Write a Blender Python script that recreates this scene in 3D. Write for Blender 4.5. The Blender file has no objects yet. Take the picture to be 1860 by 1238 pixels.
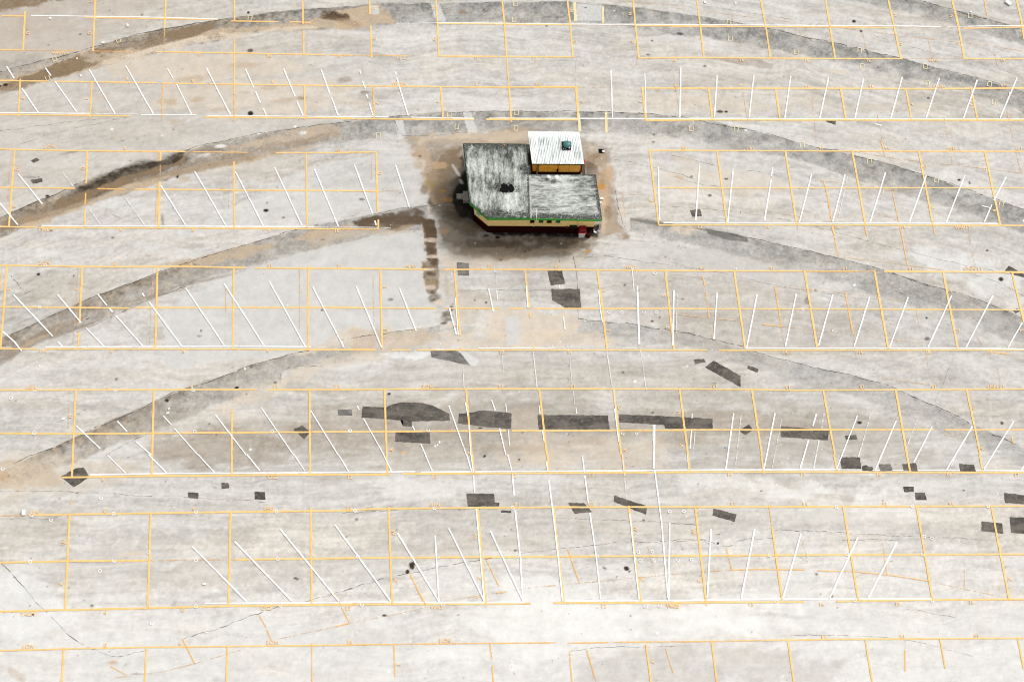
"""An old drive-in cinema lot seen from the air: flat weathered paving with concentric
ramp arcs, painted stall lines, dark asphalt repairs and one small snack-bar building."""
import bpy, bmesh, math, random
import numpy as np
from mathutils import Matrix, Vector
random.seed(7)
sc = bpy.context.scene
COL = sc.collection

# ------------------------------------------------------------------ camera, light, exposure
CAM_POS = (-5.0593, -37.5184, 87.0000)
CAM_ROT = [[0.9985766, 0.0011958, -0.0533229], [-0.0222152, 0.9182274, -0.3954302], [0.0484897, 0.3960519, 0.9169469]]
CAM_LENS = 51.6774

cd = bpy.data.cameras.new('camera')
cam = bpy.data.objects.new('camera', cd); COL.objects.link(cam)
m = Matrix([list(r) for r in CAM_ROT]).to_4x4(); m.translation = Vector(CAM_POS)
cam.matrix_world = m
cd.sensor_width = 36; cd.lens = CAM_LENS; cd.clip_end = 6000; cd.clip_start = 1
sc.camera = cam

SUN_DIR = Vector((0.62, 0.42, 0.92)).normalized()          # towards the sun
elev = math.asin(SUN_DIR.z); azim = math.atan2(SUN_DIR.x, SUN_DIR.y)
world = bpy.data.worlds.new('World'); sc.world = world; world.use_nodes = True
wn = world.node_tree.nodes; wl = world.node_tree.links
for n_ in list(wn): wn.remove(n_)
wo = wn.new('ShaderNodeOutputWorld'); bg = wn.new('ShaderNodeBackground'); sky = wn.new('ShaderNodeTexSky')
sky.sky_type = 'NISHITA'; sky.sun_disc = False; sky.sun_elevation = elev; sky.sun_rotation = azim
sky.air_density = 1.0; sky.dust_density = 5.0; sky.ozone_density = 1.0
hs = wn.new('ShaderNodeHueSaturation'); hs.inputs['Saturation'].default_value = 0.12   # overcast: a nearly grey sky
bg.inputs['Strength'].default_value = 0.14
wl.new(sky.outputs[0], hs.inputs['Color']); wl.new(hs.outputs[0], bg.inputs[0]); wl.new(bg.outputs[0], wo.inputs[0])
sd = bpy.data.lights.new('sun', 'SUN'); sd.energy = 1.6; sd.angle = math.radians(9); sd.color = (1.0, 0.975, 0.94)
sun = bpy.data.objects.new('sun', sd); COL.objects.link(sun)
sun.rotation_euler = SUN_DIR.to_track_quat('Z', 'Y').to_euler()
sc.view_settings.view_transform = 'Standard'; sc.view_settings.look = 'None'
sc.view_settings.gamma = 1; sc.view_settings.exposure = 0.27
sc.cycles.transparent_max_bounces = 24
sc.cycles.max_bounces = 6
sc.cycles.filter_width = 1.1

# ------------------------------------------------------------------ survey data (metres on the ground)
LINES = [
('Y',0.12,[[(-35.174,24.775),(-33.545,24.78)]]),
('Y',0.12,[[(-34.984,21.954),(-33.371,21.941)]]),
('Y',0.11,[[(-29.421,24.72),(-23.899,24.662),(-20.203,24.66)],[(-19.271,24.544),(-15.957,24.521)],[(-15.16,24.515),(-13.697,24.501)]]),
('W',0.11,[[(-33.159,24.832),(-28.774,24.808),(-23.908,24.79),(-20.205,24.692)]]),
('w',0.1,[[(-7.667,24.463),(-4.852,24.562)]]),
('W',0.12,[[(-4.852,24.578),(-0.006,24.574),(4.593,24.566),(13.588,24.644)],[(11.995,24.608),(18.855,24.66),(28.193,24.709),(31.599,24.685)]]),
('w',0.09,[[(32.018,24.69),(33.556,24.709)]]),
('W',0.11,[[(33.561,24.742),(37.78,24.86)]]),
('Y',0.12,[[(-4.678,24.516),(-0.007,24.509),(4.659,24.518)]]),
('Y',0.13,[[(9.414,24.495),(13.578,24.514)],[(11.988,24.494),(18.843,24.529),(23.533,24.554),(28.105,24.561)]]),
('o',0.06,[[(4.699,24.518),(9.386,24.495)]]),
('o',0.05,[[(28.174,24.561),(32.912,24.603)]]),
('Y',0.12,[[(33.255,24.558),(37.758,24.728)]]),
('y',0.07,[[(-33.242,21.942),(-29.816,21.949)],[(-28.776,21.913),(-25.919,21.914)]]),
('Y',0.11,[[(-24.357,21.915),(-18.868,21.866),(-14.139,21.808),(-12.557,21.778)],[(-12.294,21.78),(-10.71,21.75)]]),
('y',0.08,[[(-11.477,21.774),(-9.364,21.765)],[(-9.232,21.798),(-6.848,21.761)]]),
('Y',0.13,[[(-4.658,21.769),(0.071,21.773),(4.824,21.792)]]),
('o',0.08,[[(4.824,21.792),(5.402,21.798)]]),
('Y',0.13,[[(9.462,21.747),(13.386,21.837)],[(11.812,21.82),(18.87,21.848),(23.511,21.85),(28.428,21.902)]]),
('o',0.05,[[(28.43,21.918),(32.947,21.983)]]),
('Y',0.13,[[(32.943,21.951),(37.31,21.981)]]),
('Y',0.12,[[(-34.7,19.454),(-31.374,19.425)],[(-31.052,19.412),(-24.043,19.373)],[(-23.718,19.345),(-20.744,19.327)],[(-20.485,19.314),(-14.053,19.268),(-10.658,19.254)]]),
('Y',0.13,[[(-11.418,19.246),(-7.489,19.253),(-2.095,19.226),(4.993,19.293)]]),
('Y',0.17,[[(2.404,19.299),(5.02,19.309)]]),
('Y',0.15,[[(9.455,19.257),(13.204,19.292)],[(11.645,19.262),(23.778,19.359),(30.586,19.391)],[(30.93,19.41),(36.907,19.514)]]),
('o',0.04,[[(5.019,19.277),(7.056,19.297)]]),
('Y',0.12,[[(-34.393,16.746),(-30.342,16.734),(-25.699,16.697)]]),
('Y',0.13,[[(-20.649,16.647),(-10.604,16.653)],[(-11.355,16.601),(-5.127,16.59),(-2.258,16.598)]]),
('W',0.11,[[(-34.408,16.881),(-28.323,16.871)]]),
('w',0.09,[[(-28.067,16.858),(-25.135,16.822)]]),
('W',0.09,[[(-24.941,16.793),(-21.171,16.809)],[(-20.464,16.77),(-10.606,16.759)]]),
('W',0.12,[[(-11.359,16.768),(-8.118,16.748)],[(-6.558,16.746),(-2.257,16.689)]]),
('W',0.12,[[(-1.211,16.713),(9.577,16.768),(13.026,16.811)],[(11.483,16.799),(23.497,16.864),(36.487,16.937)]]),
('Y',0.16,[[(-1.409,16.635),(4.953,16.64)]]),
('Y',0.16,[[(9.635,16.631),(13.017,16.688)],[(11.476,16.692),(23.487,16.771),(36.474,16.859)]]),
('Y',0.12,[[(-34.087,14.051),(-33.145,14.013),(-28.311,13.942),(-21.752,13.926)]]),
('y',0.08,[[(-21.372,13.914),(-17.501,13.88)]]),
('Y',0.11,[[(-15.719,13.877),(-10.548,13.925)],[(-11.292,13.935),(-8.896,13.966)]]),
('Y',0.12,[[(9.665,14.221),(12.844,14.272)],[(11.314,14.232),(19.224,14.254),(28.539,14.285),(36.059,14.319)]]),
('Y',0.12,[[(-33.753,11.111),(-28.858,11.078)],[(-24.873,11.026),(-18.303,10.986),(-10.487,10.98)],[(-11.223,10.977),(-8.625,10.946)]]),
('y',0.11,[[(-27.366,11.056),(-25.619,11.007)]]),
('o',0.07,[[(-8.499,10.975),(-7.293,11.01)]]),
('Y',0.11,[[(9.972,11.314),(12.632,11.312)],[(11.122,11.305),(35.587,11.426)]]),
('Y',0.12,[[(-33.422,8.196),(-31.095,8.148)],[(-30.787,8.135),(-19.023,8.117),(-10.427,8.089)]]),
('y',0.1,[[(-11.155,8.1),(-8.713,8.08)]]),
('W',0.12,[[(-30.739,8.261),(-23.115,8.259),(-12.932,8.25)]]),
('w',0.06,[[(-12.931,8.236),(-10.43,8.216)],[(-10.407,8.244),(-7.899,8.182)]]),
('W',0.13,[[(10.386,8.643),(12.439,8.622)],[(10.947,8.631),(19.457,8.631),(26.481,8.656),(33.358,8.651)]]),
('Y',0.12,[[(10.054,8.455),(12.428,8.463)],[(10.936,8.473),(22.557,8.512),(35.109,8.497)]]),
('Y',0.13,[[(-33.101,5.369),(-26.066,5.272),(-21.315,5.307),(-17.268,5.217)],[(-16.715,5.204),(-10.367,5.173)],[(-11.086,5.186),(-5.508,5.125)]]),
('Y',0.13,[[(-4.389,5.113),(0.853,5.121),(12.184,5.055)],[(10.711,5.039),(19.481,5.038)]]),
('y',0.12,[[(19.479,5.024),(24.41,5.031)]]),
('Y',0.15,[[(24.988,5.032),(28.974,4.996),(34.535,4.976)]]),
('Y',0.12,[[(-32.765,2.413),(-27.739,2.359),(-24.554,2.319)],[(-24.256,2.359),(-10.309,2.373)],[(-11.019,2.359),(-4.892,2.305)]]),
('Y',0.11,[[(-4.4,2.319),(-0.764,2.305)],[(-0.084,2.305),(0.781,2.278)],[(1.524,2.292),(11.986,2.291)],[(10.53,2.278),(21.853,2.25),(34.081,2.194)]]),
('Y',0.12,[[(-32.436,-0.487),(-30.072,-0.529)],[(-29.601,-0.517),(-17.824,-0.549),(-10.248,-0.614)],[(-10.95,-0.587),(-8.775,-0.604)]]),
('Y',0.12,[[(-7.747,-0.618),(-6.475,-0.621)],[(-6.111,-0.621),(6.101,-0.641),(11.773,-0.677)]]),
('W',0.12,[[(-29.616,-0.374),(-17.835,-0.352),(-12.907,-0.386)]]),
('w',0.05,[[(-32.449,-0.369),(-31.74,-0.383)],[(-12.726,-0.4),(-11.942,-0.414)],[(-10.953,-0.455),(-10.349,-0.469)]]),
('w',0.1,[[(-4.897,-0.584),(-3.437,-0.52)]]),
('W',0.1,[[(-2.219,-0.508),(-0.633,-0.498),(2.793,-0.477)]]),
('w',0.08,[[(2.793,-0.477),(6.109,-0.482),(8.324,-0.525)]]),
('Y',0.12,[[(10.336,-0.675),(12.625,-0.665)],[(13.429,-0.68),(33.61,-0.687)]]),
('W',0.13,[[(15.179,-0.536),(24.671,-0.551),(31.475,-0.575),(33.619,-0.633)]]),
('Y',0.12,[[(-32.117,-3.291),(-18.035,-3.311),(-16.259,-3.304)],[(-15.428,-3.332),(-10.192,-3.336)],[(-10.885,-3.321),(-0.085,-3.316),(11.58,-3.366)],[(10.16,-3.361),(15.301,-3.404),(18.123,-3.478),(20.591,-3.473),(33.162,-3.434)]]),
('Y',0.13,[[(-31.79,-6.168),(-25.902,-6.221),(-17.646,-6.186),(-10.133,-6.159)],[(-10.818,-6.168),(-0.506,-6.142)],[(-0.148,-6.143),(11.38,-6.16)],[(9.977,-6.14),(26.849,-6.194)]]),
('Y',0.1,[[(27.523,-6.21),(32.705,-6.234)]]),
('Y',0.13,[[(-27.766,-9.04),(-22.335,-8.977),(-10.076,-8.957)],[(-10.752,-8.965),(-7.72,-8.972)],[(-7.019,-8.94),(1.442,-8.944),(11.181,-8.943)]]),
('Y',0.13,[[(9.795,-8.922),(20.586,-9.001),(32.237,-9.099)]]),
('W',0.12,[[(-26.067,-8.88),(-21.427,-8.825),(-10.078,-8.822)],[(-10.756,-8.818),(-6.201,-8.797)]]),
('W',0.12,[[(-5.849,-8.836),(-0.207,-8.822),(11.19,-8.818)],[(9.803,-8.797),(20.485,-8.826)]]),
('W',0.11,[[(22.534,-8.888),(23.018,-8.891)],[(23.805,-8.896),(24.471,-8.9)],[(25.417,-8.906),(28.115,-8.923)],[(29.148,-8.942),(32.256,-8.986)]]),
('o',0.08,[[(-31.194,-11.424),(-29.225,-11.415)]]),
('Y',0.13,[[(-29.227,-11.403),(-27.029,-11.385),(-17.375,-11.304),(-10.028,-11.276)],[(-10.699,-11.247),(-7.871,-11.16),(2.313,-11.153),(11.019,-11.193)],[(9.645,-11.195),(31.878,-11.3)]]),
('Y',0.13,[[(-30.864,-14.326),(-26.865,-14.271),(-22.167,-14.28)],[(-16.993,-14.271),(-9.966,-14.254)],[(-10.628,-14.236),(-2.168,-14.256),(10.797,-14.293)],[(9.443,-14.281),(19.988,-14.318),(31.374,-14.386)]]),
('o',0.09,[[(-22.167,-14.28),(-16.993,-14.271)]]),
('Y',0.13,[[(-30.53,-17.268),(-26.694,-17.209),(-21.952,-17.16),(-17.182,-17.076),(-9.908,-17.075)],[(-10.562,-17.057),(-1.981,-17.115),(0.746,-17.122)],[(2.113,-17.114),(10.59,-17.182)]]),
('Y',0.13,[[(9.253,-17.18),(11.441,-17.168),(17.338,-17.209)],[(19.315,-17.195),(25.217,-17.166),(30.917,-17.191)]]),
('W',0.09,[[(-18.639,-16.901),(-16.187,-16.905)]]),
('W',0.14,[[(-16.186,-16.916),(-9.911,-16.95)],[(-10.564,-16.931),(-1.98,-17.035),(0.293,-17.048)]]),
('W',0.13,[[(2.688,-16.993),(10.599,-17.055)],[(9.262,-17.041),(16.196,-17.022),(25.226,-17.096)]]),
('Y',0.1,[[(-30.268,-19.573),(-26.691,-19.507),(-21.889,-19.467),(-9.858,-19.481)]]),
('y',0.09,[[(-10.505,-19.473),(-3.363,-19.47),(2.147,-19.492)],[(2.879,-19.524),(10.424,-19.502)],[(9.099,-19.52),(14.808,-19.51)]]),
('Y',0.11,[[(14.808,-19.51),(18.83,-19.49),(30.53,-19.562)]]),
('Y',0.14,[[(-33.616,25.194),(-33.406,21.909)]]),
('Y',0.14,[[(-28.86,26.223),(-28.622,21.931)]]),
('Y',0.13,[[(-23.921,26.289),(-23.876,23.959)]]),
('o',0.08,[[(-23.87,23.88),(-23.746,21.75)]]),
('Y',0.13,[[(-19.127,26.354),(-19.031,24.499)]]),
('Y',0.12,[[(-18.956,23.065),(-18.73,18.471)]]),
('y',0.11,[[(-18.726,18.395),(-18.633,16.347)]]),
('Y',0.12,[[(-14.321,26.419),(-14.223,24.318)]]),
('Y',0.12,[[(-14.178,23.758),(-14.099,21.808)]]),
('Y',0.13,[[(-9.598,26.483),(-9.524,25.215)],[(-9.469,24.264),(-9.36,21.545)]]),
('Y',0.12,[[(-4.849,26.547),(-4.745,24.515),(-4.658,21.721)]]),
('Y',0.13,[[(-0.128,26.611),(0.019,24.493),(0.111,21.773)]]),
('Y',0.09,[[(0.111,21.773),(0.218,19.263)]]),
('Y',0.13,[[(0.218,19.263),(0.327,16.42)]]),
('Y',0.13,[[(4.576,26.674),(4.701,24.551),(4.795,21.744)]]),
('Y',0.14,[[(9.333,26.738),(9.384,24.446),(9.461,21.715)]]),
('o',0.05,[[(9.321,21.873),(9.248,21.046)]]),
('y',0.13,[[(-9.22,19.252),(-9.115,16.604)]]),
('Y',0.13,[[(-4.533,19.188),(-4.384,16.611)]]),
('Y',0.18,[[(4.926,19.277),(4.978,16.609)]]),
('Y',0.17,[[(9.588,19.258),(9.675,16.631)]]),
('Y',0.12,[[(-33.336,19.59),(-33.147,16.562)]]),
('Y',0.12,[[(-28.471,19.376),(-28.347,16.57)]]),
('y',0.11,[[(-23.615,19.346),(-23.562,17.515)]]),
('y',0.11,[[(-23.552,17.364),(-23.48,16.534)]]),
('Y',0.11,[[(-13.948,19.253),(-13.83,16.506)]]),
('p',0.24,[[(5.088,26.484),(5.09,24.799)]]),
('p',0.18,[[(7.11,26.132),(7.068,24.661)]]),
('p',0.22,[[(5.013,17.145),(5.032,15.682)]]),
('p',0.21,[[(6.92,17.283),(6.866,15.605)]]),
('Y',0.13,[[(13.973,26.801),(14.051,24.666),(14.117,21.877)]]),
('Y',0.13,[[(18.641,26.864),(18.805,24.562),(18.874,21.896)]]),
('Y',0.14,[[(23.402,26.929),(23.471,24.619),(23.554,21.866)]]),
('Y',0.15,[[(28.035,26.991),(28.179,24.594),(28.316,21.885)]]),
('Y',0.16,[[(32.775,27.055),(32.92,24.652),(32.94,21.935)]]),
('Y',0.15,[[(37.583,27.12),(37.653,25.288),(37.581,23.642)]]),
('Y',0.14,[[(14.259,19.27),(14.332,16.73)]]),
('Y',0.14,[[(19.004,19.221),(19.099,16.829)]]),
('Y',0.15,[[(23.669,19.358),(23.762,16.835)]]),
('Y',0.12,[[(28.351,19.307),(28.421,16.842)]]),
('Y',0.13,[[(33.077,19.415),(33.137,16.801)]]),
('Y',0.14,[[(-33.104,13.984),(-32.837,8.212)]]),
('o',0.08,[[(-33.267,13.646),(-33.245,11.544)]]),
('o',0.08,[[(-33.181,10.97),(-33.163,10.257)]]),
('Y',0.14,[[(-28.286,13.942),(-28.145,11.426)]]),
('y',0.12,[[(-28.117,10.709),(-28.064,9.853)]]),
('Y',0.12,[[(-28.031,9.498),(-27.952,8.228)]]),
('Y',0.14,[[(-23.418,13.886),(-23.382,13.196)]]),
('o',0.07,[[(-23.373,12.904),(-23.308,11.813)]]),
('Y',0.15,[[(-23.317,11.596),(-23.128,8.104)]]),
('y',0.07,[[(-23.568,13.856),(-23.57,13.195)]]),
('y',0.08,[[(-23.482,11.45),(-23.346,8.385)]]),
('Y',0.12,[[(-18.466,13.153),(-18.194,8.162)]]),
('o',0.05,[[(-18.737,12.055),(-18.618,8.896)]]),
('Y',0.12,[[(-13.666,13.875),(-13.405,8.206)]]),
('o',0.05,[[(-14.084,13.769),(-13.998,10.199)]]),
('o',0.07,[[(-9.241,13.874),(-9.21,11.815)]]),
('Y',0.13,[[(-8.935,13.98),(-8.83,11.09),(-8.756,9.361)]]),
('Y',0.13,[[(-8.723,8.79),(-8.713,8.052)]]),
('Y',0.13,[[(9.781,14.192),(10.054,8.455)]]),
('Y',0.14,[[(14.469,14.223),(14.703,8.485)]]),
('Y',0.14,[[(19.224,14.254),(19.447,8.53)]]),
('Y',0.14,[[(23.912,14.285),(24.157,8.518)]]),
('Y',0.15,[[(28.604,14.27),(28.81,8.49)]]),
('Y',0.15,[[(33.272,14.301),(33.466,8.506)]]),
('Y',0.14,[[(-32.636,5.315),(-32.403,-0.461)]]),
('Y',0.14,[[(-27.822,5.351),(-27.635,1.241)]]),
('Y',0.12,[[(-27.604,0.647),(-27.568,-0.507)]]),
('Y',0.14,[[(-22.999,5.29),(-22.72,-0.541)]]),
('Y',0.13,[[(-18.08,5.257),(-17.824,-0.549)]]),
('Y',0.13,[[(-13.236,5.307),(-13.059,-0.531)]]),
('y',0.06,[[(-32.938,5.001),(-32.873,3.579)]]),
('o',0.06,[[(-28.089,5.213),(-27.916,-0.206)]]),
('o',0.05,[[(-23.287,5.221),(-23.102,-0.213)]]),
('o',0.05,[[(-18.526,3.997),(-18.325,-0.154)]]),
('o',0.06,[[(-13.798,5.168),(-13.611,-0.227)]]),
('o',0.06,[[(-32.987,6.717),(-32.999,5.753)]]),
('Y',0.14,[[(-8.55,5.245),(-8.328,-0.565)]]),
('Y',0.13,[[(-3.703,5.253),(-3.333,0.383)]]),
('Y',0.12,[[(0.98,5.191),(1.178,2.305)]]),
('Y',0.13,[[(1.22,2.034),(1.246,1.641)]]),
('Y',0.14,[[(5.77,5.059),(5.972,2.373),(6.139,-0.615)]]),
('Y',0.14,[[(10.283,5.024),(10.5,-0.662)]]),
('o',0.05,[[(-9.0,4.692),(-8.884,1.029)]]),
('Y',0.14,[[(-3.29,-0.374),(-3.268,-0.626)]]),
('Y',0.14,[[(1.4,-0.368),(1.404,-0.634)]]),
('Y',0.14,[[(14.894,5.031),(15.154,-0.536)]]),
('Y',0.15,[[(19.631,5.01),(19.888,-0.544)]]),
('Y',0.15,[[(24.352,5.087),(24.58,-0.578)]]),
('Y',0.15,[[(29.012,4.996),(29.193,-0.626)]]),
('Y',0.15,[[(33.713,4.946),(33.93,1.272)]]),
('y',0.1,[[(12.766,4.582),(12.879,3.887)]]),
('y',0.1,[[(12.873,3.473),(12.96,1.623)]]),
('o',0.07,[[(13.021,1.284),(13.038,0.204)]]),
('y',0.11,[[(17.526,3.919),(17.691,1.01)]]),
('o',0.05,[[(17.691,1.01),(17.767,-0.406)]]),
('y',0.13,[[(22.202,3.437),(22.381,0.464)]]),
('o',0.06,[[(22.381,0.464),(22.364,-0.547)]]),
('o',0.05,[[(26.813,2.512),(26.917,-0.218)]]),
('y',0.11,[[(21.899,8.43),(22.03,6.114)]]),
('o',0.05,[[(19.479,8.856),(19.483,7.346)]]),
('y',0.07,[[(24.112,8.467),(24.183,7.646)]]),
('y',0.08,[[(26.523,8.475),(26.658,5.514)]]),
('o',0.06,[[(28.809,8.483),(28.826,7.659)]]),
('o',0.08,[[(31.186,8.172),(31.211,7.019)]]),
('o',0.06,[[(31.191,6.447),(31.32,5.14)]]),
('o',0.05,[[(14.699,8.435),(14.627,7.547)]]),
('o',0.06,[[(22.391,-0.749),(22.441,-2.452)]]),
('o',0.06,[[(27.033,-0.757),(27.091,-3.086)]]),
('o',0.05,[[(31.595,-1.837),(31.692,-3.627)]]),
('Y',0.13,[[(-27.436,-3.306),(-27.221,-7.439)]]),
('Y',0.14,[[(-27.218,-7.468),(-27.142,-8.995)]]),
('Y',0.14,[[(-22.597,-3.36),(-22.389,-7.626)]]),
('Y',0.13,[[(-22.378,-7.618),(-22.327,-9.087)]]),
('o',0.06,[[(-17.726,-3.337),(-17.665,-4.04)]]),
('Y',0.13,[[(-17.655,-4.676),(-17.534,-7.653)]]),
('Y',0.13,[[(-17.524,-7.621),(-17.449,-9.033)]]),
('Y',0.13,[[(-12.884,-3.353),(-12.711,-7.68)]]),
('Y',0.13,[[(-12.688,-7.648),(-12.678,-9.051)]]),
('o',0.07,[[(-27.816,-3.369),(-27.668,-5.889)]]),
('o',0.06,[[(-22.889,-3.385),(-22.856,-4.149)]]),
('Y',0.14,[[(-8.162,-3.342),(-7.968,-7.707)]]),
('Y',0.13,[[(-7.957,-7.674),(-7.918,-9.008)]]),
('Y',0.14,[[(-3.003,-3.359),(-2.691,-7.736)]]),
('Y',0.13,[[(-2.644,-7.704),(-2.541,-8.968)]]),
('Y',0.14,[[(1.666,-3.373),(2.011,-7.763)]]),
('Y',0.13,[[(2.047,-7.73),(2.092,-8.923)]]),
('Y',0.14,[[(6.42,-3.388),(6.69,-7.789)]]),
('Y',0.13,[[(6.751,-7.756),(6.821,-9.151)]]),
('Y',0.14,[[(10.665,-3.337),(10.902,-7.813)]]),
('Y',0.13,[[(10.892,-7.78),(10.945,-8.904)]]),
('Y',0.14,[[(15.33,-3.351),(15.588,-7.839)]]),
('Y',0.13,[[(15.543,-7.806),(15.61,-9.057)]]),
('Y',0.14,[[(19.972,-3.484),(20.253,-7.865)]]),
('Y',0.13,[[(20.184,-7.832),(20.287,-9.087)]]),
('Y',0.15,[[(24.71,-3.499),(24.87,-7.891)]]),
('Y',0.14,[[(24.85,-7.858),(24.938,-9.041)]]),
('Y',0.14,[[(29.369,-3.461),(29.607,-7.918)]]),
('Y',0.13,[[(29.551,-7.884),(29.592,-9.07)]]),
('Y',0.14,[[(-27.056,-11.337),(-26.749,-17.208)]]),
('Y',0.13,[[(-22.208,-11.315),(-21.944,-17.261)]]),
('Y',0.14,[[(-17.412,-11.268),(-17.2,-17.144)]]),
('Y',0.14,[[(-12.545,-11.065),(-12.322,-17.06)]]),
('y',0.07,[[(-27.011,-10.383),(-27.054,-10.765)]]),
('Y',0.14,[[(-7.814,-11.064),(-7.546,-17.021)]]),
('Y',0.14,[[(-2.358,-11.142),(-1.958,-17.081)]]),
('Y',0.14,[[(2.312,-11.177),(2.741,-17.109)]]),
('Y',0.15,[[(6.978,-11.09),(7.377,-17.09)]]),
('Y',0.14,[[(11.119,-11.243),(11.347,-17.341)]]),
('y',0.07,[[(15.744,-11.119),(15.804,-12.517)]]),
('Y',0.14,[[(15.804,-12.517),(15.994,-17.067)]]),
('Y',0.14,[[(20.405,-11.251),(20.661,-17.14)]]),
('Y',0.14,[[(25.044,-11.249),(25.239,-17.177)]]),
('Y',0.14,[[(29.788,-11.285),(29.997,-17.263)]]),
('Y',0.14,[[(-26.62,-19.453),(-26.536,-21.424)]]),
('Y',0.12,[[(-21.848,-19.423),(-21.791,-21.488)]]),
('Y',0.12,[[(-17.146,-19.392),(-17.085,-21.551)]]),
('y',0.08,[[(-12.239,-19.34),(-12.156,-21.617)]]),
('y',0.09,[[(-7.398,-19.522),(-7.337,-21.352)]]),
('y',0.11,[[(-1.736,-19.479),(-1.64,-20.453)]]),
('y',0.1,[[(-1.624,-20.786),(-1.573,-21.759)]]),
('y',0.09,[[(2.974,-20.008),(3.05,-21.821)]]),
('Y',0.12,[[(7.548,-19.648),(7.721,-21.884)]]),
('Y',0.12,[[(11.518,-19.47),(11.612,-21.936)]]),
('Y',0.12,[[(16.104,-19.389),(16.224,-21.998)]]),
('Y',0.11,[[(20.807,-19.537),(20.941,-22.061)]]),
('Y',0.11,[[(25.377,-19.546),(25.453,-21.304)]]),
('Y',0.13,[[(30.145,-19.557),(30.226,-21.422)]]),
('o',0.05,[[(7.672,12.643),(7.749,10.878),(7.825,9.138)]]),
('o',0.05,[[(7.491,10.877),(7.748,10.864)],[(8.262,10.808),(9.122,10.724)]]),
('y',0.08,[[(21.658,11.86),(21.772,11.092)]]),
('y',0.12,[[(21.769,11.062),(21.906,8.727)]]),
('o',0.05,[[(21.105,11.976),(22.923,11.763)]]),
('o',0.05,[[(25.95,18.798),(26.101,16.391)],[(26.101,16.391),(26.157,13.922)]]),
('y',0.1,[[(26.035,15.089),(26.159,14.254)]]),
('o',0.07,[[(30.721,18.214),(30.868,13.257)]]),
('o',0.07,[[(35.214,23.044),(35.322,20.357)]]),
('o',0.06,[[(30.551,23.642),(30.6,20.98)]]),
('y',0.09,[[(35.176,27.088),(35.188,25.505)]]),
('o',0.07,[[(25.82,24.238),(25.903,22.616)]]),
('o',0.05,[[(16.427,25.547),(16.572,22.833)]]),
('o',0.05,[[(21.201,24.427),(21.273,23.777)]]),
('o',0.06,[[(21.573,18.994),(21.468,14.799)]]),
('o',0.07,[[(35.36,17.55),(35.574,12.577)]]),
('y',0.07,[[(26.335,11.114),(26.486,8.699)]]),
('y',0.08,[[(26.505,8.337),(26.539,7.789)]]),
('y',0.09,[[(21.83,8.394),(21.905,7.775)]]),
('y',0.08,[[(24.104,8.402),(24.134,7.782)]]),
('y',0.08,[[(28.8,8.417),(28.819,7.796)]]),
('o',0.05,[[(16.609,20.047),(16.826,16.32)]]),
('o',0.05,[[(11.869,20.631),(12.025,17.357)]]),
('o',0.05,[[(7.96,26.72),(13.697,26.17)],[(12.093,26.099),(16.316,25.546),(18.223,25.291),(21.626,24.809),(23.808,24.541),(25.854,24.288),(30.551,23.642),(35.214,23.044),(37.416,22.63)]]),
('o',0.05,[[(32.865,25.724),(35.188,25.505),(37.829,25.158)]]),
('o',0.05,[[(24.0,14.24),(27.122,13.656),(30.797,13.226),(33.024,12.938),(35.775,12.578)]]),
('o',0.05,[[(24.197,11.399),(27.969,11.003)],[(16.321,9.75),(19.512,9.182),(21.906,8.727)],[(24.635,9.565),(26.505,8.844)]]),
('o',0.05,[[(10.694,4.788),(12.766,4.582)],[(17.523,3.891),(22.199,3.409),(24.497,3.133)],[(24.862,2.995),(25.923,2.815)]]),
('o',0.05,[[(10.754,1.896),(12.985,1.623),(15.215,1.351)],[(17.691,1.01),(22.401,0.423),(26.917,-0.218)]]),
('y',0.1,[[(16.453,1.173),(17.729,1.01)]]),
('o',0.05,[[(22.03,6.114),(26.654,5.486),(29.246,5.095)]]),
('o',0.05,[[(22.441,-2.452),(27.085,-3.125)]]),
('y',0.1,[[(31.558,-0.859),(32.611,-0.995)]]),
('o',0.05,[[(30.491,0.455),(30.876,-0.359)]]),
('o',0.06,[[(27.478,-6.53),(28.916,-6.793)]]),
('y',0.1,[[(31.829,-6.68),(31.846,-7.192)]]),
('y',0.09,[[(-19.78,-19.003),(-19.283,-19.897)],[(-19.257,-19.953),(-18.972,-20.475)]]),
('y',0.08,[[(-15.371,-17.651),(-14.949,-18.389)],[(-14.888,-18.525),(-14.572,-19.178)]]),
('y',0.08,[[(-10.959,-16.389),(-10.581,-17.136)],[(-10.522,-17.251),(-10.054,-18.13)]]),
('y',0.1,[[(-6.461,-15.279),(-5.491,-17.272)]]),
('y',0.07,[[(-1.883,-14.388),(-1.111,-16.087)]]),
('y',0.09,[[(3.115,-13.82),(3.737,-15.916)]]),
('o',0.06,[[(7.972,-13.411),(8.367,-15.542)]]),
('y',0.07,[[(-23.821,-20.555),(-22.797,-21.115)]]),
('o',0.05,[[(-23.551,-21.181),(-22.525,-21.118)],[(-21.663,-21.021),(-20.694,-20.869),(-18.974,-20.453),(-16.055,-19.605)],[(-14.199,-19.07),(-10.052,-18.22)],[(-10.533,-18.271),(-7.741,-17.771),(-5.491,-17.272)]]),
('y',0.07,[[(-10.886,-18.38),(-10.108,-18.22)]]),
('o',0.05,[[(-4.473,-16.939),(-1.117,-16.434),(0.772,-16.165)],[(1.001,-16.144),(3.738,-15.905),(8.392,-15.519),(10.721,-15.354)],[(9.371,-15.376),(11.235,-15.277),(13.103,-15.201)]]),
('y',0.07,[[(-2.544,-16.742),(-1.86,-16.599)]]),
('y',0.08,[[(-1.289,-16.467),(-0.718,-16.404)]]),
('y',0.08,[[(13.103,-15.201),(14.623,-15.157),(17.541,-15.221)]]),
('y',0.08,[[(18.354,-15.288),(20.574,-15.368),(22.664,-15.59),(25.2,-16.004)]]),
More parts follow.
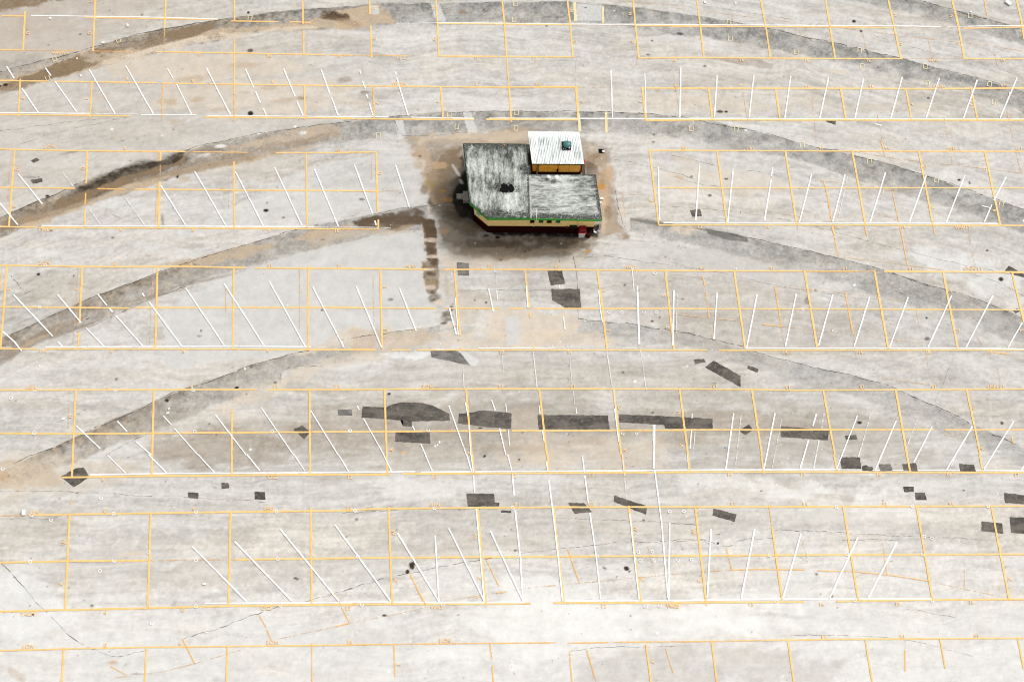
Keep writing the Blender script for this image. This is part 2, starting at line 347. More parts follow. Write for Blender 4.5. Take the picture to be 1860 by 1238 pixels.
('o',0.05,[[(25.2,-16.004),(27.305,-16.532),(29.475,-16.989)]]),
('y',0.1,[[(12.842,-13.812),(13.103,-15.201)]]),
('o',0.07,[[(17.646,-13.376),(17.791,-14.833)]]),
('o',0.05,[[(22.593,-13.599),(22.623,-14.497)]]),
('y',0.09,[[(22.609,-14.616),(22.64,-15.589)]]),
('o',0.06,[[(27.613,-14.424),(27.316,-16.532)]]),
('o',0.06,[[(23.229,-19.577),(23.166,-20.145)]]),
('y',0.12,[[(23.148,-20.202),(22.987,-21.44)]]),
('y',0.1,[[(4.013,-19.965),(4.473,-21.774)]]),
('y',0.06,[[(8.713,-19.91),(9.072,-21.347)]]),
('o',0.05,[[(-0.58,-20.577),(-0.266,-21.49)]]),
('W',0.13,[[(-34.381,20.594),(-33.762,19.631)],[(-33.166,18.842),(-31.858,16.932)]]),
('W',0.13,[[(-31.739,20.498),(-31.289,19.855)],[(-30.961,19.398),(-29.287,16.983)]]),
('W',0.13,[[(-28.741,20.374),(-26.692,16.854)]]),
('W',0.13,[[(-26.307,20.756),(-24.115,16.845)]]),
('W',0.11,[[(-23.441,20.552),(-22.996,19.737)],[(-22.705,19.247),(-21.517,16.806)]]),
('W',0.13,[[(-20.756,20.611),(-18.902,16.828)]]),
('W',0.13,[[(-18.056,20.546),(-17.424,19.02)],[(-17.28,18.714),(-16.914,17.8)],[(-16.702,17.391),(-16.485,16.847)]]),
('W',0.13,[[(-15.432,20.588),(-14.567,18.356)],[(-14.437,17.974),(-13.971,16.837)]]),
('W',0.13,[[(-12.852,20.568),(-12.182,18.561)],[(-12.071,18.301),(-11.58,16.857)]]),
('W',0.13,[[(-33.62,9.942),(-32.274,8.312)]]),
('W',0.13,[[(-32.692,12.152),(-30.843,9.869)]]),
('w',0.1,[[(-29.782,12.284),(-28.898,11.106)],[(-27.859,9.64),(-26.877,8.302)]]),
('w',0.11,[[(-25.647,10.577),(-24.044,8.312)]]),
('W',0.13,[[(-23.209,11.307),(-21.388,8.321)]]),
('W',0.13,[[(-21.049,12.406),(-18.747,8.301)]]),
('W',0.13,[[(-18.338,12.393),(-16.3,8.31)]]),
('W',0.13,[[(-15.735,12.729),(-13.745,8.318)]]),
('W',0.13,[[(-13.066,12.627),(-11.345,8.255)]]),
('W',0.13,[[(-10.173,20.532),(-10.089,20.221)],[(-9.96,19.632),(-9.753,19.015)],[(-9.666,18.553),(-9.57,18.247)],[(-9.473,17.865),(-9.197,16.876)]]),
('W',0.13,[[(-7.671,20.433),(-7.655,20.199)],[(-7.601,19.966),(-6.78,16.866)]]),
('W',0.13,[[(7.429,20.664),(7.36,16.827)]]),
('W',0.11,[[(9.818,20.452),(9.707,17.184)]]),
('W',0.13,[[(12.406,20.952),(12.063,16.896)]]),
('W',0.13,[[(-10.376,12.937),(-9.106,9.217)],[(-8.948,8.718),(-8.855,8.363)]]),
('W',0.13,[[(-7.603,12.953),(-6.651,9.699)]]),
('W',0.13,[[(10.305,12.926),(10.141,8.829)]]),
('W',0.13,[[(12.4,20.921),(12.046,16.895)]]),
('W',0.13,[[(14.947,20.346),(14.48,16.915)]]),
('W',0.13,[[(17.572,20.403),(16.917,16.904)]]),
('W',0.13,[[(20.193,20.334),(19.44,16.893)]]),
('W',0.13,[[(22.897,20.235),(21.902,16.882)]]),
('W',0.13,[[(25.395,20.18),(24.4,16.887)]]),
('W',0.13,[[(28.216,20.366),(26.946,16.907)]]),
('W',0.13,[[(30.889,20.297),(29.459,16.927)]]),
('W',0.13,[[(33.615,20.165),(32.144,16.964)]]),
('W',0.13,[[(36.537,20.369),(34.772,17.016)]]),
('W',0.13,[[(13.162,13.091),(12.59,8.795)]]),
('W',0.13,[[(15.471,12.792),(14.743,8.658)]]),
('W',0.13,[[(20.859,12.391),(19.625,8.632)]]),
('W',0.13,[[(23.193,12.404),(21.935,8.756)]]),
('W',0.13,[[(26.029,12.569),(24.49,8.692)]]),
('W',0.13,[[(28.85,12.345),(27.211,8.745)]]),
('W',0.13,[[(31.584,12.405),(29.727,8.682)]]),
('W',0.13,[[(18.201,12.927),(18.07,12.227)],[(18.019,11.96),(17.276,8.84)]]),
('W',0.13,[[(34.456,12.271),(33.301,10.408)],[(33.123,10.113),(32.389,8.764)]]),
('W',0.13,[[(35.183,8.948),(35.075,8.773)]]),
('W',0.12,[[(25.759,16.45),(26.255,16.331)]]),
('W',0.1,[[(32.407,10.007),(32.95,9.847)]]),
('w',0.07,[[(23.386,12.36),(22.357,9.047)]]),
('w',0.07,[[(25.76,11.259),(25.361,10.153)]]),
('W',0.13,[[(-32.392,0.691),(-31.605,-0.005),(-31.062,-0.658)]]),
('W',0.13,[[(-32.0,3.27),(-29.215,0.346)],[(-28.883,-0.009),(-28.555,-0.336)]]),
('W',0.13,[[(-29.232,3.285),(-27.52,1.281)],[(-27.19,0.937),(-25.919,-0.379)]]),
('W',0.13,[[(-26.66,3.313),(-26.012,2.507)],[(-25.839,2.306),(-25.612,2.038)],[(-25.388,1.798),(-23.509,-0.344)]]),
('W',0.13,[[(-23.817,3.382),(-23.69,3.153)],[(-23.346,2.749),(-21.038,-0.387)]]),
('W',0.13,[[(-21.092,3.763),(-18.337,-0.365)]]),
('W',0.13,[[(-18.653,4.092),(-15.856,-0.329)]]),
('W',0.13,[[(-15.728,4.245),(-13.244,-0.386)]]),
('W',0.13,[[(-12.919,3.865),(-10.795,-0.429)]]),
('W',0.1,[[(-27.202,-5.679),(-25.585,-7.201)],[(-25.122,-7.627),(-23.898,-8.797)]]),
('W',0.12,[[(-24.695,-5.402),(-24.035,-6.093)],[(-23.449,-6.755),(-22.435,-7.625)],[(-22.611,-7.592),(-21.404,-8.812)]]),
('W',0.1,[[(-21.887,-5.075),(-21.357,-5.643)],[(-21.166,-5.882),(-19.599,-7.641)],[(-19.59,-7.609),(-18.514,-8.782)]]),
('W',0.12,[[(-18.684,-4.988),(-16.639,-7.658)],[(-16.594,-7.626),(-15.742,-8.701)]]),
('W',0.1,[[(-15.847,-4.556),(-13.726,-7.674)],[(-13.704,-7.642),(-13.016,-8.681)]]),
('W',0.1,[[(-12.769,-4.733),(-10.98,-7.69)],[(-10.957,-7.657),(-10.313,-8.772)]]),
('W',0.13,[[(-10.096,3.895),(-8.378,-0.459)]]),
('W',0.13,[[(-7.273,3.761),(-6.176,0.72)]]),
('W',0.13,[[(-4.03,2.373),(-3.589,0.45)]]),
('W',0.13,[[(-1.445,3.71),(-1.175,2.075)]]),
('W',0.13,[[(-10.965,0.06),(-10.808,-0.455)]]),
('W',0.1,[[(-3.632,3.053),(-3.467,0.423)]]),
('w',0.05,[[(-0.962,5.049),(-0.925,3.601)]]),
('W',0.09,[[(-0.925,3.601),(-0.888,2.917)]]),
('W',0.11,[[(1.01,3.946),(1.092,2.346)]]),
('w',0.04,[[(0.928,5.122),(0.999,4.015)]]),
('W',0.09,[[(3.22,3.989),(3.224,3.769)]]),
('W',0.1,[[(3.399,1.695),(3.465,0.792)]]),
('W',0.11,[[(5.779,3.606),(5.828,2.237),(5.922,1.315)]]),
('W',0.17,[[(8.351,3.911),(8.297,1.829),(8.253,-0.258)]]),
('W',0.07,[[(8.083,5.202),(8.121,3.607)]]),
('W',0.14,[[(10.759,3.609),(10.436,-0.328)]]),
('w',0.07,[[(10.967,3.334),(10.688,0.476)]]),
('w',0.07,[[(3.537,-0.252),(3.696,-0.916)]]),
('w',0.06,[[(-0.689,-0.246),(-0.664,-0.842),(-0.578,-2.613)]]),
('w',0.08,[[(-3.204,-1.692),(-3.122,-3.255)]]),
('w',0.1,[[(1.352,-0.753),(1.524,-3.269)]]),
('w',0.06,[[(3.689,-1.114),(3.772,-3.081)]]),
('w',0.1,[[(6.104,-0.588),(6.342,-3.245)]]),
('w',0.08,[[(8.295,-0.592),(8.52,-3.486)]]),
('W',0.1,[[(-9.861,-4.451),(-9.726,-4.707)],[(-9.454,-5.279),(-8.144,-7.706)]]),
('W',0.1,[[(-8.18,-7.673),(-7.664,-8.776)]]),
('W',0.1,[[(-10.777,-7.931),(-10.29,-8.796)]]),
('W',0.11,[[(-6.39,-5.799),(-6.235,-6.09)],[(-5.854,-6.995),(-5.558,-7.72)]]),
('W',0.11,[[(-5.581,-7.687),(-5.146,-8.767)]]),
('W',0.11,[[(-4.091,-4.448),(-3.022,-7.734)]]),
('W',0.11,[[(-2.998,-7.702),(-2.681,-8.881)]]),
('W',0.1,[[(-3.047,-4.221),(-2.901,-5.116)],[(-2.848,-5.751),(-2.751,-7.736)]]),
('W',0.1,[[(-2.738,-7.703),(-2.599,-8.881)]]),
('W',0.11,[[(-1.389,-4.06),(-1.173,-4.779)],[(-0.92,-5.988),(-0.563,-7.748)]]),
('W',0.1,[[(-0.443,-7.716),(-0.207,-8.822)]]),
('W',0.14,[[(-0.176,-9.008),(-0.102,-10.393)],[(-0.064,-11.304),(0.19,-14.29),(0.27,-17.025)]]),
('W',0.08,[[(-0.493,-4.359),(-0.444,-4.897)],[(-0.361,-6.079),(-0.313,-7.15)]]),
('W',0.1,[[(1.633,-4.495),(1.664,-5.046)],[(1.789,-6.089),(1.859,-6.91)]]),
('W',0.1,[[(1.962,-8.191),(2.036,-8.836)]]),
('W',0.14,[[(2.077,-9.404),(2.234,-11.079),(2.496,-14.311),(2.665,-17.016)]]),
('w',0.06,[[(3.842,-3.471),(3.889,-4.439)]]),
('W',0.09,[[(3.954,-4.632),(3.987,-5.017)]]),
('w',0.06,[[(6.427,-3.479),(6.46,-4.771)]]),
('W',0.1,[[(6.426,-4.706),(6.556,-6.909)]]),
('W',0.12,[[(4.232,-7.83),(4.316,-8.949)],[(4.332,-9.135),(4.49,-10.974)],[(4.548,-11.521),(4.808,-14.332),(4.958,-16.868)]]),
('w',0.1,[[(6.739,-7.756),(6.864,-10.565)]]),
('W',0.12,[[(7.009,-11.6),(7.291,-16.985)]]),
('W',0.18,[[(8.891,-5.804),(8.745,-7.8)]]),
('W',0.17,[[(8.747,-7.768),(8.666,-8.716)]]),
('W',0.13,[[(8.741,-8.853),(8.947,-12.22),(9.044,-16.888)]]),
('W',0.15,[[(9.441,-12.2),(9.094,-17.004)]]),
('w',0.06,[[(8.746,-5.804),(8.745,-7.8)]]),
('W',0.14,[[(-4.976,-12.883),(-4.756,-16.971)]]),
('W',0.13,[[(-2.601,-9.091),(-2.532,-10.193)],[(-2.452,-11.226),(-2.036,-16.966)]]),
('W',0.14,[[(-11.078,-12.142),(-10.002,-13.608)],[(-10.664,-12.716),(-7.615,-16.906)]]),
('W',0.15,[[(-7.267,-12.709),(-4.756,-16.936)]]),
('W',0.14,[[(-4.144,-12.437),(-2.014,-17.0)]]),
('W',0.14,[[(-1.602,-12.637),(0.294,-16.991)]]),
('W',0.09,[[(11.232,-6.197),(11.051,-7.399)]]),
('W',0.13,[[(10.743,3.609),(10.507,0.61)]]),
('w',0.06,[[(10.976,3.334),(10.703,0.745)]]),
('W',0.13,[[(13.627,3.445),(13.142,0.097)]]),
('W',0.13,[[(16.267,3.309),(15.257,-0.496)]]),
('W',0.13,[[(18.892,3.366),(17.802,-0.433)]]),
('W',0.13,[[(21.333,3.284),(19.992,-0.383)]]),
('W',0.13,[[(23.796,3.133),(22.322,-0.48)]]),
('W',0.13,[[(26.382,3.106),(24.68,-0.484)]]),
('W',0.13,[[(29.343,3.246),(27.233,-0.488)]]),
('W',0.13,[[(32.127,3.234),(29.752,-0.519)]]),
('W',0.13,[[(33.802,1.272),(32.559,-0.523)]]),
('W',0.1,[[(11.36,-5.047),(11.325,-5.368)],[(11.234,-6.134),(11.064,-7.336)]]),
('w',0.08,[[(11.476,-6.135),(11.272,-7.463)]]),
('W',0.13,[[(14.025,-5.032),(13.42,-7.827)],[(13.42,-7.826),(13.211,-8.793)]]),
('w',0.08,[[(14.51,-5.06),(13.988,-7.83)],[(13.988,-7.83),(13.813,-8.76)]]),
('W',0.13,[[(16.683,-5.043),(15.897,-7.841)],[(15.897,-7.84),(15.636,-8.771)]]),
('w',0.08,[[(17.072,-5.457),(16.405,-7.843)],[(16.405,-7.843),(16.156,-8.737)]]),
('W',0.13,[[(19.345,-5.106),(19.038,-5.927)]]),
('W',0.13,[[(18.66,-6.869),(18.28,-7.854)],[(18.28,-7.854),(17.92,-8.785)]]),
('w',0.11,[[(19.837,-5.082),(19.571,-6.083)]]),
('w',0.11,[[(19.326,-6.898),(19.047,-7.858)],[(19.047,-7.858),(18.775,-8.79)]]),
('W',0.11,[[(21.994,-5.22),(20.702,-7.868)],[(20.702,-7.867),(20.247,-8.799)]]),
('w',0.12,[[(22.862,-5.159),(21.785,-7.874)],[(21.785,-7.873),(21.728,-8.017)]]),
('W',0.12,[[(24.47,-5.579),(23.236,-7.882)],[(23.236,-7.882),(22.689,-8.902)]]),
('w',0.09,[[(25.914,-5.365),(24.908,-7.41)]]),
('W',0.12,[[(26.726,-6.013),(25.552,-7.895)],[(25.552,-7.895),(25.227,-8.415)]]),
('W',0.13,[[(29.38,-5.987),(27.987,-7.909)],[(27.988,-7.908),(27.265,-8.905)]]),
('W',0.13,[[(32.118,-5.651),(30.395,-7.922)],[(30.395,-7.922),(29.685,-8.857)]]),
('w',0.1,[[(27.605,-8.656),(28.022,-7.875)]]),
('W',0.13,[[(32.305,-8.684),(32.077,-8.96)]]),
('w',0.08,[[(10.851,-7.804),(10.857,-8.742)]]),
('W',0.14,[[(-19.581,-13.441),(-16.169,-16.814)]]),
('W',0.14,[[(-17.051,-13.158),(-13.506,-16.819)]]),
('W',0.14,[[(-14.354,-12.412),(-10.699,-16.872)]]),
('W',0.15,[[(11.997,-12.606),(11.426,-16.914)]]),
('W',0.15,[[(14.703,-12.665),(13.502,-16.959)]]),
('W',0.15,[[(17.559,-12.954),(16.048,-16.986)]]),
('W',0.15,[[(21.095,-13.225),(18.907,-16.993)]]),
('W',0.15,[[(23.49,-13.547),(21.282,-17.019)]])]
RINGS = [(-25.251,-10.371),(-24.429,-11.357),(-28.124,-11.72),(-29.316,-11.414),(-19.489,-11.288),(-14.627,-11.313),(-29.089,-14.308),(-24.151,-14.273),(-19.302,-14.284),(-14.427,-14.271),(-24.935,-14.89),(-22.173,-13.756),(-19.129,-17.077),(-14.168,-17.074),(-21.641,-18.065),(-31.359,-8.459),(-9.868,-11.278),(-5.009,-11.17),(-0.201,-11.158),(-9.628,-14.164),(-4.784,-14.22),(-0.004,-14.194),(4.868,-14.297),(-9.347,-17.093),(-4.531,-17.145),(7.401,-14.025),(8.275,-14.009),(7.486,-14.57),(8.357,-14.578),(9.813,-14.544),(10.64,-14.528),(9.5,-11.474),(10.385,-11.481),(7.669,-17.393),(8.533,-17.345),(10.394,-11.469),(9.81,-14.544),(10.649,-14.529),(15.484,-14.312),(20.287,-14.285),(25.015,-14.316),(25.721,-13.325),(25.261,-13.2),(24.766,-11.26),(19.972,-11.273),(29.58,-11.295),(15.658,-17.191),(20.429,-17.126),(25.21,-17.212),(-30.201,5.374),(-30.254,2.373),(-24.986,-3.314),(-20.159,-3.355),(-29.958,-3.324),(-29.72,-6.153),(-15.108,-6.135),(-10.276,-6.121),(-19.892,-6.113),(-31.381,-3.839),(-10.254,-6.096),(-5.405,-6.093),(6.379,2.033),(7.223,2.006),(8.681,2.005),(9.505,2.032),(6.848,-6.367),(7.713,-6.371),(10.402,7.278),(8.11,5.23),(-0.962,5.008),(9.578,4.856),(14.973,5.213),(19.199,2.264)]
POLE_MARKS = [(-31.195,21.232,25),(-26.971,22.845,25),(-31.499,19.654,30),(-17.96,24.801,0),(0.816,26.262,0),(0.704,24.907,0),(-3.437,16.043,0),(0.629,15.922,0),(-3.953,16.919,0),(0.698,17.186,0),(-8.811,15.249,0),(15.931,15.961,-8),(20.466,14.746,-8),(25.011,13.462,-12),(29.536,12.021,-15),(33.792,10.16,-18),(29.993,21.261,-8),(34.442,19.823,-12),(34.526,18.325,-12),(25.422,21.214,-8),(16.147,23.474,-6),(20.806,22.398,-6),(25.402,22.562,-6),(16.15,24.855,-6),(12.792,15.983,-6),(29.967,19.86,-6),(33.906,25.655,-6)]
TEXTS = [
(-30.854, 21.703, 'WNW1', 0, 'y', 0.24),
(-21.315, 21.667, '9', 0, 'y', 0.24),
(-16.497, 21.625, '9E', 0, 'y', 0.24),
(-11.657, 21.646, '10', 0, 'y', 0.24),
(-7.31, 21.567, '11 Z', 0, 'y', 0.24),
(-2.039, 21.592, '11', 0, 'y', 0.24),
(2.071, 21.604, '12', 0, 'y', 0.24),
(11.949, 21.582, '15', 0, 'y', 0.24),
(16.784, 21.634, '16', 0, 'y', 0.24),
(21.468, 21.652, '16', 0, 'y', 0.24),
(25.953, 21.651, '16', 0, 'y', 0.24),
(30.679, 21.75, 'W1A', 0, 'y', 0.24),
(35.729, 21.803, '19', 0, 'y', 0.24),
(-26.102, 19.66, '6', 180, 'y', 0.24),
(-21.625, 19.55, '8', 180, 'y', 0.24),
(-16.147, 19.541, '9', 180, 'y', 0.24),
(-7.425, 19.455, 'NON3', 180, 'y', 0.24),
(-2.145, 19.459, '11', 180, 'y', 0.24),
(2.277, 19.485, '13', 180, 'y', 0.24),
(12.009, 19.453, '15', 180, 'y', 0.24),
(11.992, 19.452, '15', 180, 'y', 0.24),
(16.607, 19.543, '16', 180, 'y', 0.24),
(21.287, 19.493, '16', 180, 'y', 0.24),
(25.864, 19.552, '16', 180, 'y', 0.24),
(30.751, 19.598, 'NOSY', 180, 'y', 0.24),
(35.429, 19.722, '19', 180, 'y', 0.24),
(-30.815, 14.249, 'NQT', 180, 'y', 0.24),
(-25.812, 14.165, '8', 180, 'y', 0.24),
(-11.474, 14.097, '10', 180, 'y', 0.24),
(12.223, 14.464, '15', 180, 'y', 0.24),
(16.927, 14.435, '14', 180, 'y', 0.24),
(21.767, 14.483, '16', 180, 'y', 0.24),
(26.404, 14.514, '16', 180, 'y', 0.24),
(30.914, 14.513, 'NOS', 180, 'y', 0.24),
(35.8, 14.546, '17', 180, 'y', 0.24),
(12.2, 14.464, '12', 180, 'y', 0.24),
(-30.438, 7.954, 'TWLM', 0, 'y', 0.24),
(-25.554, 7.928, '9', 0, 'y', 0.24),
(-20.868, 7.928, '8', 0, 'y', 0.24),
(-15.909, 7.916, '9', 0, 'y', 0.24),
(-11.449, 7.916, '10', 0, 'y', 0.24),
(12.826, 8.321, '12', 0, 'y', 0.24),
(17.396, 8.307, '16', 0, 'y', 0.24),
(22.173, 8.323, '16', 0, 'y', 0.24),
(26.727, 8.338, '16', 0, 'y', 0.24),
(30.813, 8.308, 'WW17', 0, 'y', 0.24),
(-30.279, 5.552, 'NOT', 180, 'y', 0.24),
(-25.778, 5.464, '8', 180, 'y', 0.24),
(-20.835, 5.459, '9', 180, 'y', 0.24),
(-15.74, 5.399, '10', 180, 'y', 0.24),
(-11.213, 5.379, '11', 180, 'y', 0.24),
(-6.503, 5.346, '10 N', 180, 'y', 0.24),
(-1.332, 5.326, '12', 180, 'y', 0.24),
(3.116, 5.334, '19', 180, 'y', 0.24),
(8.026, 5.314, 'CH3', 180, 'y', 0.24),
(12.778, 5.252, '14', 180, 'y', 0.24),
(17.459, 5.245, '15', 180, 'y', 0.24),
(22.383, 5.253, '17', 180, 'y', 0.24),
(26.84, 5.232, '18', 180, 'y', 0.24),
(31.076, 5.239, '17 NNO', 180, 'y', 0.24),
(-29.726, -0.686, 'TW', 0, 'y', 0.24),
(-25.415, -0.733, '8', 0, 'y', 0.24),
(-20.921, -0.714, '8', 0, 'y', 0.24),
(-15.599, -0.737, '9', 0, 'y', 0.24),
(-0.7, -0.815, '12', 0, 'y', 0.24),
(3.676, -0.81, '13', 0, 'y', 0.24),
(17.737, -0.848, '16', 0, 'y', 0.24),
(22.691, -0.856, '16', 0, 'y', 0.24),
(27.169, -0.864, '18', 0, 'y', 0.24),
(31.303, -0.872, '19', 0, 'y', 0.24),
(-30.214, -3.107, 'TOT', 180, 'y', 0.24),
(-25.505, -3.147, '9', 180, 'y', 0.24),
(-20.255, -3.137, '8', 180, 'y', 0.24),
(-15.021, -3.128, '11', 180, 'y', 0.24),
(-11.127, -3.14, '12', 180, 'y', 0.24),
(-5.418, -3.157, 'NO2', 180, 'y', 0.24),
(-0.77, -3.145, '12', 180, 'y', 0.24),
(3.818, -3.159, '13', 180, 'y', 0.24),
(12.965, -3.148, '13', 180, 'y', 0.24),
(17.678, -3.241, '15', 180, 'y', 0.24),
(22.533, -3.256, '15', 180, 'y', 0.24),
(27.229, -3.257, '18', 180, 'y', 0.24),
(31.312, -3.257, '17 NN9', 180, 'y', 0.24),
(-25.24, -9.189, '8', 0, 'y', 0.24),
(-19.565, -9.141, '9', 0, 'y', 0.24),
(-14.948, -9.11, 'OE2', 0, 'y', 0.24),
(-10.212, -9.14, '11', 0, 'y', 0.24),
(-10.225, -9.128, '12', 0, 'y', 0.24),
(-5.029, -9.137, '12', 0, 'y', 0.24),
(-0.097, -9.144, '12', 0, 'y', 0.24),
(4.725, -9.088, '13', 0, 'y', 0.24),
(13.422, -9.143, '14', 0, 'y', 0.24),
(18.063, -9.16, '15', 0, 'y', 0.24),
(22.895, -9.203, '16', 0, 'y', 0.24),
(27.377, -9.232, '16', 0, 'y', 0.24),
(31.721, -9.272, '17', 0, 'y', 0.24),
(-29.188, -11.237, 'N2T', 180, 'y', 0.24),
(-24.942, -11.187, '8', 180, 'y', 0.24),
(-19.617, -11.06, '9', 180, 'y', 0.24),
(-15.095, -11.094, 'OE2', 180, 'y', 0.24),
(-10.262, -11.106, '11', 180, 'y', 0.24),
(-4.973, -10.941, 'N10', 180, 'y', 0.24),
(0.096, -10.966, '12', 180, 'y', 0.24),
(4.666, -10.964, '12', 180, 'y', 0.24),
(13.506, -11.017, '13', 180, 'y', 0.24),
(18.026, -11.05, '14', 180, 'y', 0.24),
(23.047, -11.087, '15', 180, 'y', 0.24),
(27.255, -11.106, '16', 180, 'y', 0.24),
(-28.9, -17.443, 'TALM', 0, 'y', 0.24),
(-24.396, -17.404, '8', 0, 'y', 0.24),
(-19.858, -17.307, '8', 0, 'y', 0.24),
(-14.998, -17.259, 'OE2', 0, 'y', 0.24),
(-10.128, -17.289, '11', 0, 'y', 0.24),
(-10.163, -17.3, '12', 0, 'y', 0.24),
(-4.893, -17.324, 'WA2', 0, 'y', 0.24),
(5.13, -17.342, '12', 0, 'y', 0.24),
(9.334, -17.377, 'WO3', 0, 'y', 0.24),
(9.41, -17.4, 'W3', 0, 'y', 0.24),
(14.057, -17.359, '13', 0, 'y', 0.24),
(18.366, -17.371, '14', 0, 'y', 0.24),
(23.055, -17.41, '15', 0, 'y', 0.24),
(27.618, -17.355, '16', 0, 'y', 0.24),
(-28.666, -19.339, 'NQT', 180, 'y', 0.24),
(-24.233, -19.305, '8', 180, 'y', 0.24),
(-19.906, -19.258, '9', 180, 'y', 0.24),
(-14.524, -19.268, 'NO2', 180, 'y', 0.24),
(-9.996, -19.278, '11', 180, 'y', 0.24),
(-9.975, -19.289, '11', 180, 'y', 0.24),
(-4.393, -19.278, 'NO2', 180, 'y', 0.24),
(18.33, -19.325, '14', 180, 'y', 0.24),
(23.097, -19.347, '15', 180, 'y', 0.24),
(27.644, -19.378, '16', 180, 'y', 0.24),
(-33.224, 23.355, 'O', 90, 'y', 0.24),
(-28.974, 23.39, 'O', -90, 'y', 0.24),
(-29.1, 26.106, 'N', -90, 'y', 0.24),
(-9.186, 23.194, 'O', 90, 'y', 0.24),
(4.968, 23.07, 'O', 90, 'y', 0.24),
(-9.318, 25.785, 'N', 90, 'y', 0.24),
(4.799, 25.692, 'N', 90, 'y', 0.24),
(-8.912, 17.839, 'P', 90, 'y', 0.24),
(5.248, 18.07, 'P', 90, 'y', 0.24),
(-8.669, 12.33, 'Q', 90, 'y', 0.24),
(-4.935, 23.164, 'O', -90, 'y', 0.24),
(9.174, 23.119, 'O', -90, 'y', 0.24),
(-5.039, 25.842, 'N', -90, 'y', 0.24),
(9.059, 25.485, 'N', -90, 'y', 0.24),
(-4.694, 17.983, 'P', -90, 'y', 0.24),
(9.391, 18.137, 'P', -90, 'y', 0.24),
(9.654, 10.333, 'R', -90, 'y', 0.24),
(28.38, 25.634, 'N', 90, 'y', 0.24),
(28.45, 23.146, 'O', 90, 'y', 0.24),
(28.613, 18.086, 'P', 90, 'y', 0.24),
(28.842, 13.064, 'Q', 90, 'y', 0.24),
(28.971, 9.846, 'R', 90, 'y', 0.24),
(32.537, 25.588, 'N', -90, 'y', 0.24),
(32.674, 23.243, 'O', -90, 'y', 0.24),
(32.883, 18.107, 'P', -90, 'y', 0.24),
(33.08, 12.863, 'Q', -90, 'y', 0.24),
(33.222, 9.643, 'R', -90, 'y', 0.24),
(-33.014, 18.023, 'P', 90, 'y', 0.24),
(-32.769, 12.514, 'Q', 90, 'y', 0.24),
(-32.653, 9.649, 'R', 90, 'y', 0.24),
(-28.685, 18.062, 'P', -90, 'y', 0.24),
(-28.438, 12.582, 'Q', -90, 'y', 0.24),
(-32.342, 3.646, 'S', 90, 'y', 0.24),
(-27.607, -5.076, 'U', 90, 'y', 0.24),
(-28.003, 3.649, 'S', -90, 'y', 0.24),
(-8.224, 3.842, 'S', 90, 'y', 0.24),
(-8.163, 0.802, 'T', 90, 'y', 0.24),
(6.126, 3.537, 'S', 90, 'y', 0.24),
(6.265, 0.708, 'T', 90, 'y', 0.24),
(-7.713, -7.36, 'V', 90, 'y', 0.24),
(6.732, -4.643, 'U', 90, 'y', 0.24),
(6.933, -7.477, 'V', 90, 'y', 0.24),
(10.081, 3.237, 'S', -90, 'y', 0.24),
(10.171, 0.934, 'T', -90, 'y', 0.24),
(-3.621, 1.092, 'T', -90, 'y', 0.24),
(10.493, -4.979, 'U', -90, 'y', 0.24),
(10.583, -7.207, 'V', -90, 'y', 0.24),
(29.246, 3.552, 'S', 90, 'y', 0.24),
(29.368, 0.756, 'T', 90, 'y', 0.24),
(29.654, -4.732, 'U', 90, 'y', 0.24),
(29.736, -7.474, 'V', 90, 'y', 0.24),
(33.524, 3.765, 'S', -90, 'y', 0.24),
(33.683, 0.697, 'T', -90, 'y', 0.24),
(10.568, -7.207, 'V', -90, 'y', 0.24),
(-27.201, -13.104, 'W', -90, 'y', 0.24),
(-27.119, -15.672, 'X', -90, 'y', 0.24),
(-7.509, -12.683, 'W', 90, 'y', 0.24),
(-7.367, -15.618, 'X', 90, 'y', 0.24),
(7.309, -12.544, 'W', 90, 'y', 0.24),
(7.512, -15.733, 'X', 90, 'y', 0.24),
(-7.121, -20.66, 'Y', 90, 'y', 0.24),
(7.87, -20.708, 'Y', 90, 'y', 0.24),
(-7.713, -7.377, 'V', 90, 'y', 0.24),
(-2.497, -12.964, 'W', -90, 'y', 0.24),
(-2.301, -15.553, 'X', -90, 'y', 0.24),
(-2.879, -7.603, 'V', -90, 'y', 0.24),
(10.925, -12.802, 'W', -90, 'y', 0.24),
(11.041, -15.862, 'X', -90, 'y', 0.24),
(30.21, -15.925, 'X', 90, 'y', 0.24)]
